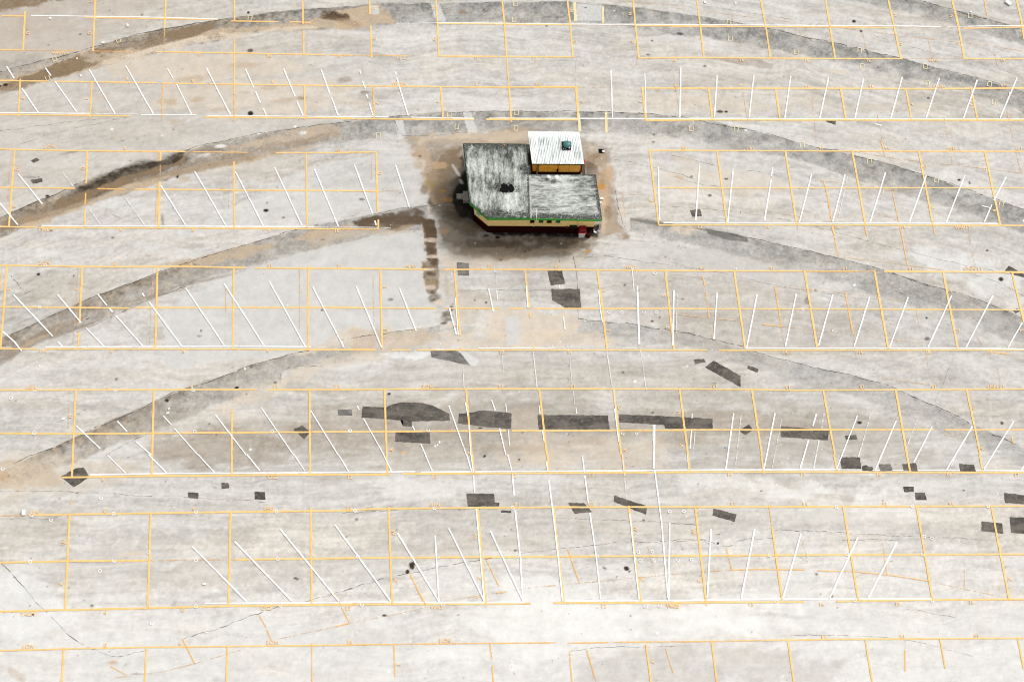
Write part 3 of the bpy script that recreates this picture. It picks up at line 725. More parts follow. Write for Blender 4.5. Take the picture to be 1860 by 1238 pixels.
PATCHES = [
([(-31.969, 13.187), (-31.579, 13.394), (-31.373, 13.22), (-31.75, 12.999)], 'small slim black patch, upper of two in the far left bay'),
([(-31.836, 11.695), (-31.082, 11.843), (-31.015, 11.556), (-31.62, 11.409)], 'small slim black patch with specks round it, lower of two in the far left bay'),
([(12.26, 9.588), (12.952, 9.693), (13.042, 9.157), (12.392, 9.083)], 'small tilted dark patch on a white stripe just right of the building'),
([(22.32, 16.901), (23.047, 16.676), (22.972, 16.367), (22.394, 16.593)], 'small black wedge patch crossed by the yellow line above the upper right bays'),
([(-3.514, 5.643), (-2.74, 5.602), (-2.725, 4.659), (-3.471, 4.7)], 'grey square patch crossed by a yellow line just below the building'),
([(2.453, 5.027), (3.432, 5.042), (3.598, 4.086), (2.632, 3.975)], 'dark leaning four-sided patch hanging below a yellow line under the building'),
([(2.649, 3.713), (4.534, 3.715), (4.602, 2.332), (3.571, 2.332), (2.685, 2.918)], 'large dark five-sided patch with a cut lower corner below the building'),
([(-5.261, -0.702), (-3.682, -0.652), (-3.318, -0.837), (-2.72, -1.693), (-5.201, -1.124)], 'grey wedge patch tapering to a point below a yellow line in mid lot'),
([(-9.598, -5.215), (-9.528, -4.453), (-8.064, -4.56), (-7.649, -4.332), (-7.173, -4.206), (-5.74, -4.25), (-5.143, -4.405), (-4.07, -4.984), (-4.013, -5.442), (-6.415, -5.482), (-6.414, -5.836), (-6.983, -5.809), (-6.986, -5.416)], 'widest humped dark patch with a small tab hanging from its underside'),
([(-11.078, -4.663), (-10.187, -4.705), (-10.179, -5.086), (-11.044, -5.082)], 'tiny grey oblong patch at the left end of the long row of patches'),
([(-7.43, -6.21), (-5.322, -6.207), (-5.263, -6.973), (-7.471, -6.824)], 'dark rectangular patch lying just under the humped patch'),
([(-3.473, -4.987), (-2.516, -4.888), (-2.215, -4.775), (-1.437, -4.803), (-0.146, -4.975), (-0.181, -6.017), (-1.813, -5.883), (-3.537, -5.622)], 'dark bow-topped patch between the humped patch and the bare gap in the row'),
([(1.507, -5.084), (5.983, -5.128), (6.046, -6.071), (1.551, -6.05)], 'long dark rectangular patch right of the bare gap in the row'),
([(6.65, -5.066), (11.441, -5.304), (12.647, -5.412), (12.596, -6.076), (9.577, -6.037), (9.531, -5.807), (6.671, -5.603)], 'longest thin dark patch with a stepped underside in the row of patches'),
([(-13.764, -5.991), (-13.268, -5.704), (-12.748, -6.147), (-13.119, -6.646)], 'dark diamond patch under a crossing of yellow lines, left of the row of patches'),
([(12.412, -1.859), (13.027, -1.398), (14.705, -2.458), (14.614, -3.245)], 'large slanted dark patch pointing down to the right in an empty aisle'),
([(11.736, -1.329), (12.395, -1.264), (12.5, -1.503), (11.775, -1.633)], 'small dark patch just left of the large slanted patch'),
([(15.261, -1.734), (15.918, -2.0), (15.81, -2.237), (15.155, -1.958)], 'small slanted dark patch just right of the large slanted patch'),
([(14.269, -6.186), (14.948, -5.768), (15.182, -6.152), (14.667, -6.494)], 'small dark diamond patch on a yellow line right of the long row'),
([(16.931, -5.905), (20.047, -6.2), (19.912, -6.876), (16.898, -6.632)], 'long dark rectangular patch under a yellow line at the right end of the row'),
([(21.044, -6.563), (21.782, -6.515), (21.807, -6.822), (21.073, -6.843)], 'small dark patch on a white stripe right of the last long patch'),
([(33.232, 5.101), (33.573, 5.455), (34.509, 4.82), (35.7, 4.188), (33.731, 4.819)], 'dark kite patch cut by the right edge of the picture and a yellow line'),
([(33.307, 2.166), (33.654, 2.332), (33.783, 2.097), (33.461, 1.932)], 'tiny dark patch touching a yellow crossing near the far right kite patch'),
([(-27.827, -8.991), (-26.965, -8.449), (-26.511, -8.403), (-26.056, -9.002), (-26.965, -9.662)], 'dark five-sided patch under the left end of a yellow and white line'),
([(-18.073, -9.443), (-17.647, -9.445), (-17.571, -9.786), (-18.03, -9.807)], 'smallest upper one of three black patches in the lower left aisle'),
([(-20.059, -10.035), (-19.415, -10.076), (-19.426, -10.461), (-20.003, -10.373)], 'black square patch, leftmost of three in the lower left aisle'),
([(-16.027, -10.039), (-15.394, -10.043), (-15.315, -10.527), (-15.982, -10.522)], 'black square patch, rightmost of three in the lower left aisle'),
([(-3.047, -10.226), (-1.352, -10.263), (-1.303, -10.81), (-1.012, -10.837), (-1.051, -11.055), (-2.962, -11.065)], 'dark shiny rectangular patch with a notch at its right end'),
([(-0.927, -11.322), (-0.298, -11.339), (-0.301, -11.483), (-0.93, -11.467)], 'thin black sliver patch below the notched patch'),
([(3.237, -10.88), (4.2, -10.887), (4.703, -11.461), (3.609, -11.574)], 'dark parallelogram patch with a yellow line through it between two white stripes'),
([(6.105, -10.413), (8.107, -11.123), (8.016, -11.669), (6.05, -10.803)], 'long dark slanted patch crossing a yellow line in the lower middle'),
([(20.552, -8.01), (21.824, -8.03), (21.844, -8.784), (20.577, -8.764)], 'biggest dark patch of the row of five against the lower right white line'),
([(21.9, -8.621), (22.213, -8.535), (22.32, -8.649), (22.561, -8.663), (22.646, -8.964), (21.9, -8.922)], 'small ragged dark patch touching the biggest of the lower right row'),
([(22.984, -8.477), (23.737, -8.469), (23.859, -8.947), (22.984, -8.966)], 'greyish middle patch of the row of five against the lower right white line'),
([(24.49, -8.474), (25.383, -8.429), (25.431, -8.981), (24.533, -8.888)], 'dark patch under a yellow column line, fourth of the lower right row'),
([(28.14, -8.495), (29.086, -8.539), (29.161, -9.017), (28.165, -8.998)], 'dark patch standing alone at the right end of the lower right row'),
([(24.357, -9.972), (25.032, -9.977), (25.011, -10.324), (24.384, -10.32)], 'small dark patch, upper of two touching corner to corner'),
([(25.043, -10.349), (25.693, -10.366), (25.746, -10.861), (25.038, -10.843)], 'small dark patch, lower of two touching corner to corner'),
([(30.721, -10.426), (31.934, -10.583), (32.715, -10.638), (32.617, -11.232), (30.704, -11.069)], 'dark patch at the right edge above the lowest yellow double row'),
([(12.238, -11.312), (13.664, -11.688), (13.506, -12.172), (12.146, -11.737)], 'dark tilted rectangular patch alone right of the bottom middle'),
([(29.012, -12.26), (30.315, -12.392), (30.27, -13.061), (28.916, -12.892)], 'dark patch crossed by a slanting yellow column line near the right edge'),
([(30.836, -11.993), (32.602, -12.044), (32.419, -13.14), (30.783, -13.005)], 'squarish dark patch cut by the right edge beside the crossed patch')]
CRACKS = [
(0.05,[[(-34.78,20.159),(-31.431,21.276),(-28.047,22.486),(-26.022,23.219),(-23.973,23.847),(-20.203,24.644)]]),
(0.025,[[(-20.203,24.644),(-15.595,25.46),(-10.795,25.896)]]),
(0.05,[[(15.32,25.123),(17.143,24.737)],[(18.831,24.399),(19.645,24.278),(22.855,23.39),(25.524,22.66),(28.389,21.918)]]),
(0.035,[[(28.389,21.918),(32.149,20.756),(35.434,19.754),(36.832,19.054)]]),
(0.05,[[(30.099,27.019),(33.591,25.899),(36.666,24.912)]]),
(0.03,[[(36.645,24.78),(37.71,24.431)]]),
(0.05,[[(-33.498,8.869),(-31.293,10.052),(-29.642,10.844),(-28.234,11.714)]]),
(0.035,[[(-22.006,13.939),(-19.518,14.77),(-15.219,15.772),(-10.599,16.41)],[(-11.352,16.45),(-9.414,16.647),(-6.82,16.972),(-3.559,17.181),(-1.989,17.21),(0.372,17.26),(4.847,17.297)]]),
(0.05,[[(4.846,17.266),(7.621,17.289),(9.601,17.183),(13.024,16.781)]]),
(0.04,[[(11.481,16.768),(14.121,16.575),(18.026,15.611),(21.511,14.572),(23.201,14.235)]]),
(0.05,[[(23.837,13.982),(25.122,13.613),(28.883,12.39),(31.579,11.287),(35.314,9.754)]]),
(0.04,[[(-31.84,0.519),(-29.138,1.972),(-27.657,2.774),(-26.159,3.516),(-24.516,4.127),(-22.994,4.879),(-21.21,5.569),(-18.566,6.543),(-16.132,7.318),(-13.678,8.17),(-12.44,8.528)]]),
(0.03,[[(-9.106,9.217),(-7.409,9.653),(-5.449,9.905)]]),
(0.03,[[(-27.818,0.647),(-26.1,1.439),(-24.957,2.105),(-22.871,3.18),(-21.099,3.858)]]),
(0.03,[[(-32.298,4.662),(-31.459,3.58)],[(-31.648,3.109),(-30.739,3.58)]]),
(0.04,[[(13.73,8.044),(16.002,7.55),(19.771,6.634),(22.267,5.93),(24.995,5.088)]]),
(0.05,[[(24.989,5.046),(27.693,4.11),(29.659,3.483),(32.079,2.512),(33.952,1.409)]]),
(0.04,[[(-29.351,-7.488),(-26.603,-6.143),(-24.716,-5.151),(-22.349,-4.023),(-20.754,-3.264),(-19.368,-2.755),(-18.089,-2.307),(-16.928,-1.726),(-13.855,-0.818),(-12.9,-0.623)]]),
(0.035,[[(-10.965,0.06),(-8.791,0.496),(-6.116,0.827),(-5.749,0.866)]]),
(0.035,[[(4.347,1.559),(7.43,1.22),(11.855,0.474)],[(10.429,0.745),(12.872,0.137),(15.066,-0.402)]]),
(0.035,[[(15.658,-0.737),(18.916,-1.742),(22.314,-2.478),(24.925,-3.474)]]),
(0.05,[[(24.925,-3.474),(27.246,-4.658),(29.542,-5.898)],[(30.555,-6.545),(32.055,-7.193)]]),
(0.025,[[(-25.202,-7.634),(-23.666,-6.655),(-22.31,-6.164)],[(-14.733,-2.897),(-14.654,-1.862),(-12.145,-1.737)]]),
(0.03,[[(-30.77,-8.121),(-29.685,-7.577),(-28.582,-7.153)]]),
(0.03,[[(-30.861,-14.349),(-29.011,-16.086),(-27.89,-17.342),(-27.153,-18.135),(-26.316,-18.869),(-25.395,-19.379),(-23.926,-19.95),(-23.267,-20.013),(-21.766,-19.645)],[(-19.725,-19.004),(-17.23,-18.25),(-14.165,-17.154)]]),
(0.025,[[(-12.832,-16.884),(-9.929,-16.077)],[(-10.579,-16.301),(-8.896,-15.719),(-6.063,-15.109),(-2.17,-14.385),(-1.134,-14.277)]]),
(0.02,[[(0.253,-14.054),(4.901,-13.563),(7.821,-13.41),(10.876,-13.197)],[(9.505,-13.329),(11.269,-13.225),(11.83,-13.564)]]),
(0.02,[[(11.269,-13.225),(12.407,-13.689),(13.219,-13.792),(13.609,-13.341),(15.983,-13.121)],[(20.092,-13.397),(23.648,-13.428)]]),
(0.03,[[(15.905,-12.699),(18.735,-12.807),(20.732,-12.981)]]),
(0.018,[[(9.574,-12.285),(11.688,-12.339)],[(20.732,-12.981),(29.605,-13.479)],[(2.408,-11.806),(10.94,-12.296)]]),
(0.018,[[(16.329,-19.21),(18.858,-19.24),(22.866,-19.516),(24.562,-19.821),(27.213,-20.706)],[(23.568,-17.683),(26.52,-18.295)],[(3.03,-20.009),(5.186,-19.754),(10.401,-19.818)]]),
(0.018,[[(-31.377,-9.812),(-26.82,-10.0),(-23.388,-10.168),(-19.946,-10.373),(-15.341,-10.708)]]),
(0.02,[[(-10.695,-11.403),(-7.234,-11.25)],[(-31.173,-11.601),(-27.801,-11.569)]]),
(0.02,[[(11.29,13.857),(12.581,13.566),(14.372,12.979)],[(16.446,12.693),(18.506,12.259)]]),
(0.018,[[(11.182,12.219),(13.095,11.638),(15.014,11.206)],[(11.028,9.873),(16.167,9.459),(19.972,8.604)]]),
(0.018,[[(20.731,8.427),(24.473,7.145),(29.346,5.802),(34.475,4.608)]]),
(0.015,[[(12.132,26.694),(18.253,25.62),(21.655,25.088)],[(26.234,23.998),(29.668,22.738),(33.153,21.969),(37.053,20.406)]]),
(0.03,[[(4.151,6.105),(4.365,5.127),(4.367,3.605),(4.347,1.559)],[(2.783,8.581),(3.376,7.372),(3.239,5.264)]]),
(0.02,[[(4.151,6.105),(7.682,5.972),(12.19,5.139)],[(-3.405,3.599),(2.559,3.631)]]),
(0.015,[[(10.75,5.627),(13.87,4.932),(18.207,3.753),(24.472,2.925)],[(30.398,5.026),(32.984,4.185),(34.246,3.207)]]),
(0.015,[[(5.027,21.826),(4.857,20.245),(4.903,19.385)]]),
(0.02,[[(7.301,13.533),(9.364,13.099),(12.687,12.079)]]),
(0.03,[[(7.248,11.168),(7.466,9.136),(7.677,8.275)]]),
(0.025,[[(-3.036,17.155),(-2.726,15.565)],[(-7.7,16.509),(-7.46,15.68),(-7.068,15.232)],[(-7.069,15.307),(-4.869,15.308),(-2.765,15.489)]]),
(0.02,[[(-34.249,15.48),(-33.009,15.638),(-29.536,16.261),(-26.263,16.587)],[(-33.357,14.232),(-30.46,15.36),(-27.254,16.279),(-24.758,16.9)]]),
(0.015,[[(28.517,-1.83),(27.991,-2.89),(27.168,-4.332)]])]
RAMPS = [
([(-35.52,19.921),(-34.78,20.159),(-31.431,21.276),(-28.047,22.486),(-26.022,23.219),(-23.973,23.847),(-20.203,24.644),(-15.595,25.46),(-10.795,25.896),(-8.894,26.166),(-4.849,26.301),(-0.104,26.447),(4.666,26.511),(7.051,26.345),(9.436,26.114),(13.65,25.511),(15.455,25.092),(19.65,24.327),(22.855,23.39),(25.524,22.66),(28.389,21.918),(32.149,20.756),(35.434,19.754),(38.155,18.751)],[(-35.29,17.943),(-34.564,18.252),(-32.125,19.264),(-29.638,20.057),(-26.496,21.018),(-23.965,21.904),(-20.755,22.806),(-16.848,23.646),(-10.758,24.119),(-7.533,24.448),(-4.852,24.562),(4.596,24.647),(8.664,24.486),(11.358,23.984),(13.513,23.605),(13.98,23.691),(18.668,22.615),(21.34,22.003),(24.672,21.238),(27.997,20.475),(31.931,19.246),(34.526,18.325),(37.864,17.025)]),
([(26.852,27.98),(30.099,27.019),(33.591,25.899),(36.135,25.104),(39.037,23.986)],[(21.926,27.743),(24.632,26.945),(28.706,26.002),(32.722,24.732),(35.382,23.861),(38.789,22.515)]),
([(-34.196,8.558),(-33.498,8.869),(-31.293,10.052),(-29.642,10.844),(-28.234,11.714),(-26.419,12.376),(-23.47,13.196),(-22.006,13.939),(-19.518,14.77),(-15.219,15.772),(-10.599,16.41),(-9.414,16.647),(-6.82,16.972),(-3.559,17.181),(0.372,17.29),(5.637,17.257),(9.601,17.183),(13.024,16.781),(14.123,16.605),(18.029,15.641),(21.514,14.602),(23.84,14.012),(25.129,13.674),(28.883,12.39),(31.579,11.287),(35.314,9.754),(36.541,9.173)],[(-33.985,6.749),(-33.32,7.305),(-31.001,8.429),(-28.064,9.853),(-25.765,10.505),(-23.474,11.523),(-20.903,12.48),(-18.416,13.153),(-15.781,13.832),(-10.568,14.908),(-7.456,15.259),(-2.271,15.568),(1.64,15.597),(6.879,15.605),(12.907,15.148),(15.268,14.334),(19.176,13.757),(21.727,12.873),(24.25,11.844),(26.778,10.968),(30.55,9.662),(33.051,8.795),(36.234,7.356)]),
([(-33.198,-0.003),(-31.84,0.519),(-29.138,1.972),(-27.657,2.774),(-26.159,3.516),(-24.516,4.127),(-22.994,4.879),(-21.21,5.569),(-18.566,6.543),(-16.132,7.318),(-13.678,8.17),(-10.943,8.746),(-9.106,9.217),(-7.409,9.653),(-5.449,9.905)],[(-32.957,-2.076),(-32.299,-1.691),(-30.113,-0.138),(-27.818,0.647),(-26.1,1.439),(-24.957,2.105),(-22.871,3.18),(-21.099,3.858),(-19.679,4.541),(-17.272,5.3),(-14.843,6.065),(-12.385,6.628),(-10.405,6.983),(-8.643,7.55),(-6.139,8.024),(-5.448,8.126)]),
([(8.129,9.067),(9.127,9.027),(10.139,8.786),(12.227,8.578),(15.135,7.941),(13.227,8.186),(16.002,7.55),(19.771,6.634),(22.275,6.001),(24.995,5.088),(27.703,4.18),(29.659,3.483),(32.09,2.581),(35.163,0.997)],[(8.07,7.991),(9.052,7.737),(10.856,7.251),(14.619,6.339),(17.106,5.568),(19.598,4.94),(22.061,4.104),(23.885,3.341),(26.948,2.374),(29.38,1.548),(31.761,0.454),(34.831,-0.972)]),
([(-32.144,-9.055),(-29.351,-7.488),(-26.603,-6.143),(-24.716,-5.151),(-22.349,-4.023),(-20.754,-3.264),(-19.368,-2.755),(-18.089,-2.307),(-16.928,-1.726),(-13.855,-0.818),(-12.19,-0.163),(-10.264,0.165),(-8.549,0.562),(-6.116,0.827),(-4.649,1.16)],[(-30.272,-9.55),(-25.233,-7.265),(-22.319,-6.039),(-20.279,-5.17),(-19.027,-4.543),(-17.412,-3.914),(-14.733,-2.897),(-14.649,-1.992),(-10.233,-1.35),(-8.539,-0.168),(-4.652,0.225)]),
([(4.347,1.559),(7.43,1.22),(11.855,0.474),(12.872,0.137),(15.291,-0.67),(18.916,-1.742),(22.314,-2.478),(24.925,-3.474),(27.246,-4.658),(29.542,-5.898),(32.055,-7.193),(33.642,-8.029)],[(4.304,0.482),(7.363,-0.057),(11.788,-0.464),(13.991,-1.4),(16.987,-2.464),(20.338,-3.524),(23.548,-4.578),(25.88,-5.623),(28.179,-6.79),(30.465,-7.922),(33.418,-9.353)])]
STAINS_AND_SHADE = [
('warm',0.75,4,2,[(-43.697,30.767),(-19.613,31.158),(-23.792,23.493),(-30.272,19.79),(-41.746,17.041)]),
('warm2',0.45,3,2,[(-42.631,23.269),(-16.143,23.585),(-8.394,20.915),(-15.651,11.649),(-26.587,11.592),(-40.096,5.432)]),
('pale',0.55,5,3,[(-37.019,-16.216),(-1.362,-16.592),(39.359,-16.334),(37.132,-27.447),(-35.591,-26.265)]),
('pale2',0.75,2.0,2.2,[(-2.684,-16.578),(1.318,-15.609),(10.253,-17.219),(15.905,-17.784),(18.45,-19.147),(8.448,-19.358),(3.454,-20.602),(-4.03,-20.99),(-7.902,-20.779),(-5.322,-18.866)]),
('pale2',0.6,1.5,1.8,[(9.619,-16.707),(11.939,-17.069),(14.14,-18.765),(10.433,-19.382),(9.484,-18.71)]),
('pale2',0.5,1.5,1.8,[(19.38,-10.541),(26.263,-11.306),(26.761,-12.73),(21.24,-12.508),(15.809,-11.582)]),
('pale2',0.5,1.2,1.5,[(10.48,-9.044),(19.438,-10.003),(26.487,-9.689),(18.665,-10.714),(10.763,-9.944)]),
('pale2',0.4,1.2,1.5,[(-10.073,-9.092),(-1.226,-8.97),(-2.611,-10.385),(-8.023,-10.523)]),
('grey',0.4,1.8,1.6,[(-22.007,-6.694),(-17.717,-4.709),(-12.949,-3.727),(-1.13,-3.542),(20.116,-3.726),(24.926,-5.442),(27.32,-8.785),(2.21,-8.704),(-22.2,-8.661),(-23.899,-8.295)]),
('grey',0.28,2.0,1.5,[(-3.204,-0.804),(12.452,-1.218),(19.459,-3.153),(9.436,-3.577),(-8.106,-3.519),(-12.983,-2.68)]),
('grey',0.2,1.2,1.2,[(-3.63,-10.554),(2.831,-10.601),(19.264,-11.609),(29.627,-12.222),(30.077,-13.813),(19.15,-12.667),(8.14,-13.446),(-1.32,-14.222),(-7.968,-15.179),(-14.501,-16.287),(-20.017,-16.395),(-22.708,-15.034),(-17.24,-13.735),(-9.976,-13.801)]),
('grey',0.2,1.5,1.4,[(-27.083,-13.308),(-21.273,-12.333),(-19.242,-13.206),(-21.035,-15.72),(-26.165,-16.165),(-28.789,-15.641)]),
('grey',0.35,0.8,0.8,[(-18.635,-12.355),(-15.988,-12.377),(-15.287,-13.241),(-17.907,-13.559),(-18.913,-13.209)]),
('grey',0.22,1.0,1.2,[(-31.217,-11.221),(-27.298,-11.078),(-26.726,-13.65),(-29.612,-13.961),(-31.632,-13.267)]),
('grey',0.28,1.4,1.4,[(3.146,-20.111),(10.074,-19.772),(15.019,-20.095),(20.286,-20.653),(17.472,-22.08),(3.053,-22.525)]),
('grey',0.22,1.0,1.2,[(11.221,7.163),(18.18,5.944),(20.767,2.305),(27.711,-0.859),(13.2,-0.833),(6.904,2.305),(6.294,4.704)]),
('grey',0.25,1.0,1.2,[(-32.364,5.049),(-24.589,4.663),(-27.597,2.89),(-31.367,2.306)]),
('palewhite',0.5,1.2,1.2,[(26.562,7.204),(34.496,4.741),(34.099,2.305),(28.486,4.733)]),
('palewhite',0.5,0.6,1.0,[(-32.199,-13.937),(-28.145,-15.647),(-25.358,-17.979),(-28.445,-18.915),(-32.32,-18.223)]),
('palewhite',0.5,0.4,0.5,[(-28.221,-16.473),(-26.938,-16.487),(-26.698,-17.311),(-27.641,-17.464)]),
('panel',0.8,0.1,0.25,[(-13.28,6.488),(-8.966,7.723),(-5.98,8.062),(-5.467,5.897),(-5.865,5.735),(-5.61,3.889),(-5.143,2.305),(-4.718,1.131),(-8.156,0.745),(-13.045,-0.787),(-17.894,-1.348),(-22.012,-1.83),(-22.302,2.306),(-18.213,4.672)]),
('panel',0.6,0.25,0.4,[(-13.489,12.935),(-6.82,14.267),(-5.88,12.552),(-5.47,10.436),(-5.432,9.933),(-8.258,9.379),(-13.353,8.738),(-19.103,7.897),(-22.638,7.073)]),
('panel',0.35,1.0,0.8,[(7.17,7.565),(10.858,7.286),(21.028,4.723),(17.21,3.506),(10.006,5.52),(6.73,6.126)]),
('panel',0.45,0.7,0.5,[(10.507,13.511),(18.102,13.123),(18.682,11.185),(10.399,11.786)]),
('palewhite',0.9,0.15,0.2,[(-0.463,1.715),(0.398,1.793),(0.422,-0.233),(-0.22,-0.309)]),
('apron',0.95,0.6,0.9,[(-6.901,15.222),(-5.883,13.625),(-5.694,12.127),(-5.396,10.52),(-5.469,9.932),(-4.955,8.975),(-4.775,7.448),(-2.418,5.904),(4.888,6.0),(6.81,7.771),(7.73,7.649),(7.243,10.493),(6.994,13.057),(6.695,14.706),(4.909,15.659),(1.495,15.985),(-2.303,15.605),(-4.945,15.367)]),
('tan',0.5,0.5,0.5,[(-6.826,15.222),(-2.303,15.605),(1.301,15.808),(1.276,14.843),(-2.691,14.642),(-4.571,14.629),(-6.072,14.618)]),
('sand',0.6,0.5,0.6,[(5.643,15.005),(7.091,13.49),(7.131,10.493),(7.477,7.773),(6.255,7.769),(6.31,11.338),(5.425,14.348)]),
('sand',0.55,0.8,0.7,[(-4.775,7.121),(-2.046,6.515),(4.893,6.122),(4.851,5.106),(-4.599,5.091)]),
('dirt',0.5,0.7,0.7,[(-4.389,12.989),(-3.142,14.639),(-2.857,12.998),(-2.751,8.776),(-1.299,7.541),(5.673,7.148),(5.283,6.654),(-0.946,6.803),(-2.764,7.536),(-4.588,8.769),(-5.469,10.016),(-4.951,11.705)]),
('black',1.0,0.5,0.35,[(-3.389,11.926),(-2.9,12.484),(-2.725,11.293),(-2.518,9.945),(-1.283,8.573),(6.103,8.474),(5.876,7.561),(3.84,7.391),(1.271,7.589),(-0.932,7.583),(-2.099,8.033),(-3.046,8.692),(-3.629,9.397),(-3.846,10.107),(-3.544,11.077)]),  # near-black halo round the walls: dirt with the building's shade painted in
('brown',0.6,0.6,0.7,[(-4.027,10.863),(-2.379,9.193),(-0.933,7.542),(5.691,7.561),(5.861,7.231),(3.454,6.896),(1.259,7.137),(-1.306,7.13),(-2.759,8.031),(-4.035,9.187)]),
('black',0.8,0.2,0.15,[(-3.377,13.425),(-2.997,14.075),(-2.743,9.609),(-3.293,9.942),(-3.465,11.713)]),  # black line by the left wall: dirt plus painted-in eave shade
('black',0.9,0.15,0.1,[(1.271,14.669),(1.536,14.671),(1.77,12.253),(4.999,12.271),(5.025,12.916),(1.98,13.027),(1.341,13.023)]),  # gap beside the shed: shade painted into the ground colour
('dirt',0.7,0.3,0.3,[(5.124,13.478),(6.239,13.052),(6.354,12.278),(5.879,11.762),(5.287,11.973)]),
('brown',1.0,0.15,0.25,[(-5.872,8.972),(-4.882,8.851),(-4.739,7.121),(-4.742,5.899),(-4.961,4.689),(-4.887,5.899),(-5.467,5.816),(-5.686,7.118)]),
('brown',0.8,0.2,0.3,[(-5.901,5.735),(-4.706,5.899),(-4.6,4.689),(-4.892,3.095),(-5.501,3.491),(-5.755,4.688)]),
('dkbrown',0.85,0.3,0.3,[(-10.439,8.666),(-8.257,9.254),(-6.131,9.721),(-5.69,9.43),(-5.871,8.433),(-7.513,8.016),(-8.61,8.259),(-10.067,8.254)]),
('tan',0.5,0.4,0.5,[(-13.313,7.506),(-10.431,8.253),(-6.054,8.557),(-6.601,8.018),(-10.411,7.31),(-13.28,6.488)]),
('sand',0.6,0.9,0.8,[(-10.276,0.747),(-5.677,1.131),(-2.482,0.507),(1.088,0.737),(4.669,0.733),(7.143,-0.048),(4.617,-0.509),(-2.492,-0.344),(-10.951,-0.561),(-14.427,-1.165)]),
('sand',0.65,0.9,0.8,[(-2.818,2.305),(-0.667,2.305),(4.365,2.108),(4.685,1.124),(1.768,-0.428),(-1.426,-0.23),(-1.755,1.52)]),
('tan',0.35,0.8,0.8,[(-4.597,5.899),(-3.523,3.89),(-1.015,2.898),(-1.755,1.52),(-3.19,0.74),(-4.071,2.305),(-4.781,4.689)]),
('sand',0.5,0.4,0.6,[(-15.062,-2.674),(-13.026,-1.358),(-8.842,-0.718),(-7.435,-0.797),(-8.479,-1.558),(-11.617,-1.854),(-14.355,-3.051),(-15.015,-3.794),(-17.051,-4.343),(-18.37,-5.257),(-19.094,-4.519)]),
('sand',0.5,1.0,1.0,[(0.896,-6.444),(9.266,-6.301),(10.157,-8.681),(2.207,-8.812),(0.513,-7.9)]),
('sand',0.35,1.0,1.0,[(-0.451,-4.591),(1.819,-4.6),(1.697,-8.629),(-1.22,-8.611)]),
('tan',0.75,0.6,0.6,[(-33.54,-8.237),(-29.59,-8.013),(-28.216,-8.447),(-27.946,-9.506),(-28.744,-9.78),(-33.347,-9.819)]),
('sand',0.35,0.8,0.8,[(-31.675,-7.182),(-24.947,-7.755),(-20.515,-8.849),(-28.042,-10.204),(-31.256,-10.875)]),
('tan',0.95,0.3,0.35,[(-35.32,18.411),(-32.459,19.323),(-29.547,20.021),(-26.27,21.181),(-22.603,22.817),(-17.294,23.571),(-10.758,24.114),(-7.659,24.526),(-8.847,26.113),(-12.343,25.5),(-13.865,24.543),(-20.001,24.002),(-22.238,23.051),(-25.588,22.097),(-28.25,22.295),(-31.479,20.675),(-35.423,19.295)]),
('sand',0.7,0.25,0.3,[(-24.1,22.479),(-19.976,23.539),(-13.858,24.31),(-12.306,24.096),(-16.907,23.483),(-22.573,22.359),(-25.912,21.411),(-28.143,21.07)]),
('brown',0.85,0.25,0.3,[(-31.479,20.675),(-28.25,22.295),(-26.929,22.31),(-27.399,21.169),(-29.559,20.156),(-32.459,19.323),(-34.623,18.771),(-34.658,19.08)]),
('brown',0.8,0.3,0.3,[(-24.173,23.489),(-20.033,24.559),(-20.384,23.997),(-21.868,23.239),(-23.379,23.038)]),
('black2',1.0,0.3,0.25,[(-29.759,9.995),(-28.362,11.206),(-26.637,12.181),(-25.416,12.822),(-23.442,13.301),(-22.013,13.865),(-21.683,13.312),(-23.375,12.368),(-25.325,11.683),(-26.537,11.007),(-28.087,10.168),(-29.133,9.832)]),
('brown',1.0,0.3,0.3,[(-30.058,10.117),(-27.978,10.958),(-25.358,12.103),(-22.329,13.095),(-21.467,13.954),(-21.948,12.885),(-24.436,11.94),(-26.884,10.838),(-28.262,10.125),(-29.281,9.502),(-30.334,9.292)]),
('tan',0.9,0.3,0.3,[(-32.409,8.669),(-29.3,9.708),(-26.172,10.967),(-21.934,12.672),(-17.217,13.768),(-13.542,14.567),(-12.053,14.577),(-17.187,13.126),(-21.898,12.122),(-26.481,10.341),(-29.923,8.76),(-31.965,7.857)]),
('tan',0.6,0.4,0.4,[(-19.466,14.397),(-15.801,15.288),(-11.346,16.195),(-11.32,15.103),(-15.76,14.293),(-18.697,13.844)]),
('tan',0.85,0.25,0.3,[(-22.524,5.463),(-21.129,5.866),(-17.606,6.762),(-14.743,7.094),(-11.871,7.715),(-10.437,8.542),(-13.32,7.71),(-17.214,6.076),(-19.68,5.468),(-21.438,5.145)]),
('brown',0.85,0.5,0.5,[(-38.081,28.933),(-32.319,29.02),(-31.27,26.19),(-33.118,25.604),(-34.596,25.212),(-37.542,24.525)]),
('warm',0.7,1,1,[(-37.622,25.172),(-33.079,25.231),(-31.559,25.251),(-32.885,23.385),(-33.491,22.009),(-37.202,21.741)]),
('greyd',0.75,0.12,0.1,[(8.1,9.024),(10.203,8.655),(10.943,8.574),(15.364,7.797),(15.533,7.589),(13.513,7.999),(10.187,8.405),(8.163,8.815)]),
('greyd',0.8,0.2,0.12,[(13.159,8.248),(16.019,7.591),(16.05,7.093),(14.58,7.338),(13.314,7.832)]),
('brown',0.4,0.15,0.2,[(14.095,21.842),(18.112,21.746),(19.256,21.294),(18.826,20.92),(16.101,21.308)]),
('slab',0.9,0.05,0.05,[(-3.044,17.188),(-2.436,17.148),(-2.001,15.564),(-2.682,15.471)]),
('slab',0.9,0.05,0.05,[(-7.702,16.531),(-7.136,16.535),(-6.901,15.222),(-7.464,15.174)]),
